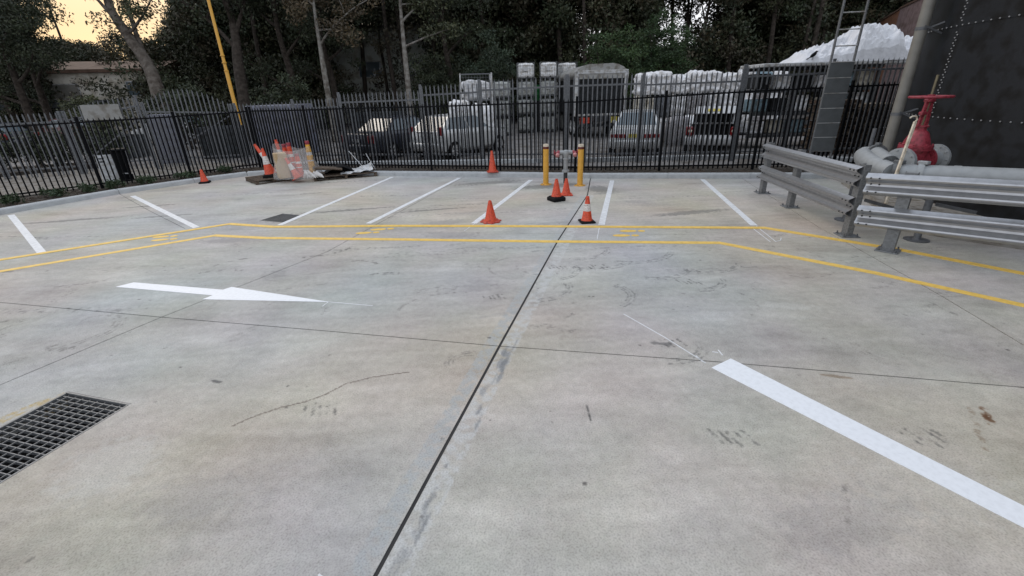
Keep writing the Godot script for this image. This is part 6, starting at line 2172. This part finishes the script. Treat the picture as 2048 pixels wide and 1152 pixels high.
func materials() -> void:
	mat("rubber", Color(0.022, 0.022, 0.023), 0.8)
	mat("white_paint", Color(0.76, 0.78, 0.8), 0.55, 0.0, "soft", 1.7)
	mat("fresh_paint", Color(0.8, 0.83, 0.87), 0.45, 0.0, "faint", 2.3)
	mat("yellow_paint", Color(0.84, 0.56, 0.12), 0.55, 0.0, "soft", 1.5)
	mat("kerb", Color(0.46, 0.48, 0.49), 0.8, 0.0, "soft", 0.9, 0.3)
	mat("soil", Color(0.05, 0.042, 0.034), 0.95, 0.0, "dirty", 1.2, 1.0)
	mat("mulch", Color(0.075, 0.055, 0.04), 0.9, 0.0, "dirty", 3.0)
	mat("asphalt", Color(0.2, 0.19, 0.185), 0.9, 0.0, "dirty", 0.12, 0.4)
	mat("path", Color(0.2, 0.185, 0.165), 0.9, 0.0, "dirty", 0.3, 0.4)
	mat("pit", Color(0.03, 0.03, 0.032), 0.9, 0.0, "dirty", 1.0)
	mat("black_steel", Color(0.006, 0.0065, 0.008), 0.6, 0.0, "soft", 1.0)
	mat("galv", Color(0.17, 0.178, 0.19), 0.55, 0.2, "zinc", 1.2)
	mat("galv_bright", Color(0.47, 0.48, 0.5), 0.33, 0.75, "soft", 1.6)
	mat("galv_dark", Color(0.26, 0.27, 0.28), 0.5, 0.4, "zinc", 2.0)
	mat("pale_steel", Color(0.48, 0.49, 0.5), 0.6, 0.0, "dirty", 0.5)
	mat("dark_steel", Color(0.045, 0.047, 0.05), 0.6, 0.2, "soft", 1.0)
	mat("dull_steel", Color(0.25, 0.24, 0.215), 0.55, 0.2, "soft", 0.6)
	mat("slate", Color(0.07, 0.078, 0.085), 0.6, 0.0, "dirty", 0.6)
	mat("tank", Color(0.024, 0.026, 0.03), 0.42, 0.0, "dirty", 0.35)
	mat("panel_grey", Color(0.11, 0.12, 0.125), 0.6, 0.0, "soft", 0.8)
	mat("zinc_bolt", Color(0.27, 0.27, 0.27), 0.45, 0.3, "")
	mat("plinth", Color(0.3, 0.285, 0.26), 0.9, 0.0, "dirty", 0.7, 0.3)
	mat("orange", Color(0.66, 0.075, 0.025), 0.5, 0.0, "scuff", 1.6)
	mat("dark_orange", Color(0.52, 0.055, 0.024), 0.55, 0.0, "scuff", 1.4)
	mat("amber", Color(0.78, 0.42, 0.03), 0.5, 0.0, "scuff", 1.5)
	mat("white_band", Color(0.72, 0.71, 0.69), 0.4, 0.0, "scuff", 2.0)
	mat("black_rubber", Color(0.014, 0.014, 0.015), 0.75, 0.0, "soft", 1.0)
	mat("black_plastic", Color(0.008, 0.009, 0.01), 0.45, 0.0, "soft", 1.0)
	mat("bollard_yellow", Color(0.76, 0.4, 0.055), 0.42, 0.0, "soft", 1.6)
	mat("dark_red", Color(0.13, 0.022, 0.012), 0.4, 0.0, "soft", 1.0)
	mat("buff_block", Color(0.5, 0.36, 0.2), 0.7, 0.0, "soft", 1.5)
	mat("cream", Color(0.66, 0.59, 0.48), 0.6, 0.0, "dirty", 1.5)
	mat("valve_red", Color(0.3, 0.035, 0.055), 0.5, 0.0, "scuff", 1.2)
	mat("pink_cap", Color(0.6, 0.26, 0.26), 0.5, 0.0, "soft", 2.0)
	mat("pipe_grey", Color(0.36, 0.38, 0.39), 0.5, 0.1, "soft", 1.4)
	mat("pipe_dark", Color(0.13, 0.14, 0.15), 0.55, 0.1, "dirty", 1.0)
	mat("brass", Color(0.22, 0.19, 0.12), 0.5, 0.4, "soft", 2.0)
	mat("old_wood", Color(0.13, 0.1, 0.075), 0.9, 0.0, "bark", 1.2, 0.5)
	mat("brown_wood", Color(0.11, 0.07, 0.045), 0.9, 0.0, "bark", 1.2, 0.5)
	mat("buff_wood", Color(0.22, 0.18, 0.13), 0.9, 0.0, "bark", 1.2, 0.5)
	glass("film", Color(0.75, 0.74, 0.72), 0.19, 0.25)
	M.film.cull_mode = BaseMaterial3D.CULL_DISABLED
	glass("film_white", Color(0.7, 0.68, 0.66), 0.7, 0.35)
	mat("white_plastic", Color(0.62, 0.65, 0.68), 0.4, 0.0, "dirty", 1.0)
	mat("silver", Color(0.56, 0.57, 0.57), 0.3, 0.25, "soft", 0.5)
	mat("white_car", Color(0.6, 0.61, 0.62), 0.3, 0.0, "soft", 0.5)
	mat("navy", Color(0.035, 0.04, 0.055), 0.3, 0.1, "soft", 0.5)
	mat("red_car", Color(0.08, 0.01, 0.013), 0.3, 0.0, "soft", 0.5)
	mat("car_glass", Color(0.09, 0.12, 0.14), 0.06, 0.0, "")
	mat("tail_red", Color(0.2, 0.012, 0.015), 0.2, 0.0, "")
	mat("plate_yellow", Color(0.62, 0.52, 0.09), 0.5, 0.0, "soft", 2.0)
	mat("alloy", Color(0.5, 0.5, 0.5), 0.35, 0.5, "")
	mat("charcoal", Color(0.025, 0.027, 0.03), 0.7, 0.0, "dirty", 0.6)
	mat("tarp_grey", Color(0.3, 0.3, 0.29), 0.8, 0.0, "dirty", 0.4)
	mat("tote_white", Color(0.82, 0.83, 0.84), 0.5, 0.0, "dirty", 0.7)
	mat("tote_grey", Color(0.44, 0.46, 0.45), 0.6, 0.0, "dirty", 0.7)
	mat("green_drum", Color(0.015, 0.2, 0.05), 0.5, 0.0, "scuff", 1.0)
	mat("tarp_white", Color(0.76, 0.77, 0.8), 0.6, 0.0, "soft", 0.6, 0.2)
	mat("white_bag", Color(0.76, 0.77, 0.8), 0.7, 0.0, "dirty", 0.5, 0.5)
	mat("grey_bale", Color(0.36, 0.35, 0.37), 0.6, 0.0, "dirty", 0.8, 0.6)
	mat("cream_bale", Color(0.52, 0.49, 0.42), 0.7, 0.0, "dirty", 0.6, 0.5)
	mat("dark_bale", Color(0.1, 0.11, 0.13), 0.6, 0.0, "dirty", 0.8, 0.5)
	mat("blue_bale", Color(0.16, 0.24, 0.29), 0.6, 0.0, "dirty", 0.8, 0.5)
	mat("lavender", Color(0.17, 0.18, 0.23), 0.6, 0.0, "dirty", 0.4)
	mat("cream_wall", Color(0.76, 0.73, 0.66), 0.85, 0.0, "dirty", 0.15)
	mat("mint_wall", Color(0.66, 0.7, 0.66), 0.85, 0.0, "dirty", 0.15)
	mat("rust_roof", Color(0.14, 0.085, 0.06), 0.8, 0.0, "dirty", 0.2)
	mat("brick_wall", Color(0.26, 0.12, 0.065), 0.9, 0.0, "dirty", 0.5)
	mat("mauve_wall", Color(0.25, 0.18, 0.18), 0.9, 0.0, "dirty", 0.3)
	mat("bark_grey", Color(0.13, 0.115, 0.1), 0.9, 0.0, "bark", 0.35, 0.8)
	mat("bark_dark", Color(0.055, 0.045, 0.037), 0.95, 0.0, "bark", 0.4, 0.8)
	mat("bark_pale", Color(0.22, 0.215, 0.2), 0.85, 0.0, "bark", 0.4, 0.5)
	M.tank.metallic_specular = 0.32
	for k in ["black_steel", "black_rubber", "charcoal", "black_plastic", "slate"]: M[k].metallic_specular = 0.2
	leaf_mat("leaf", Color(0.92, 0.92, 0.9))
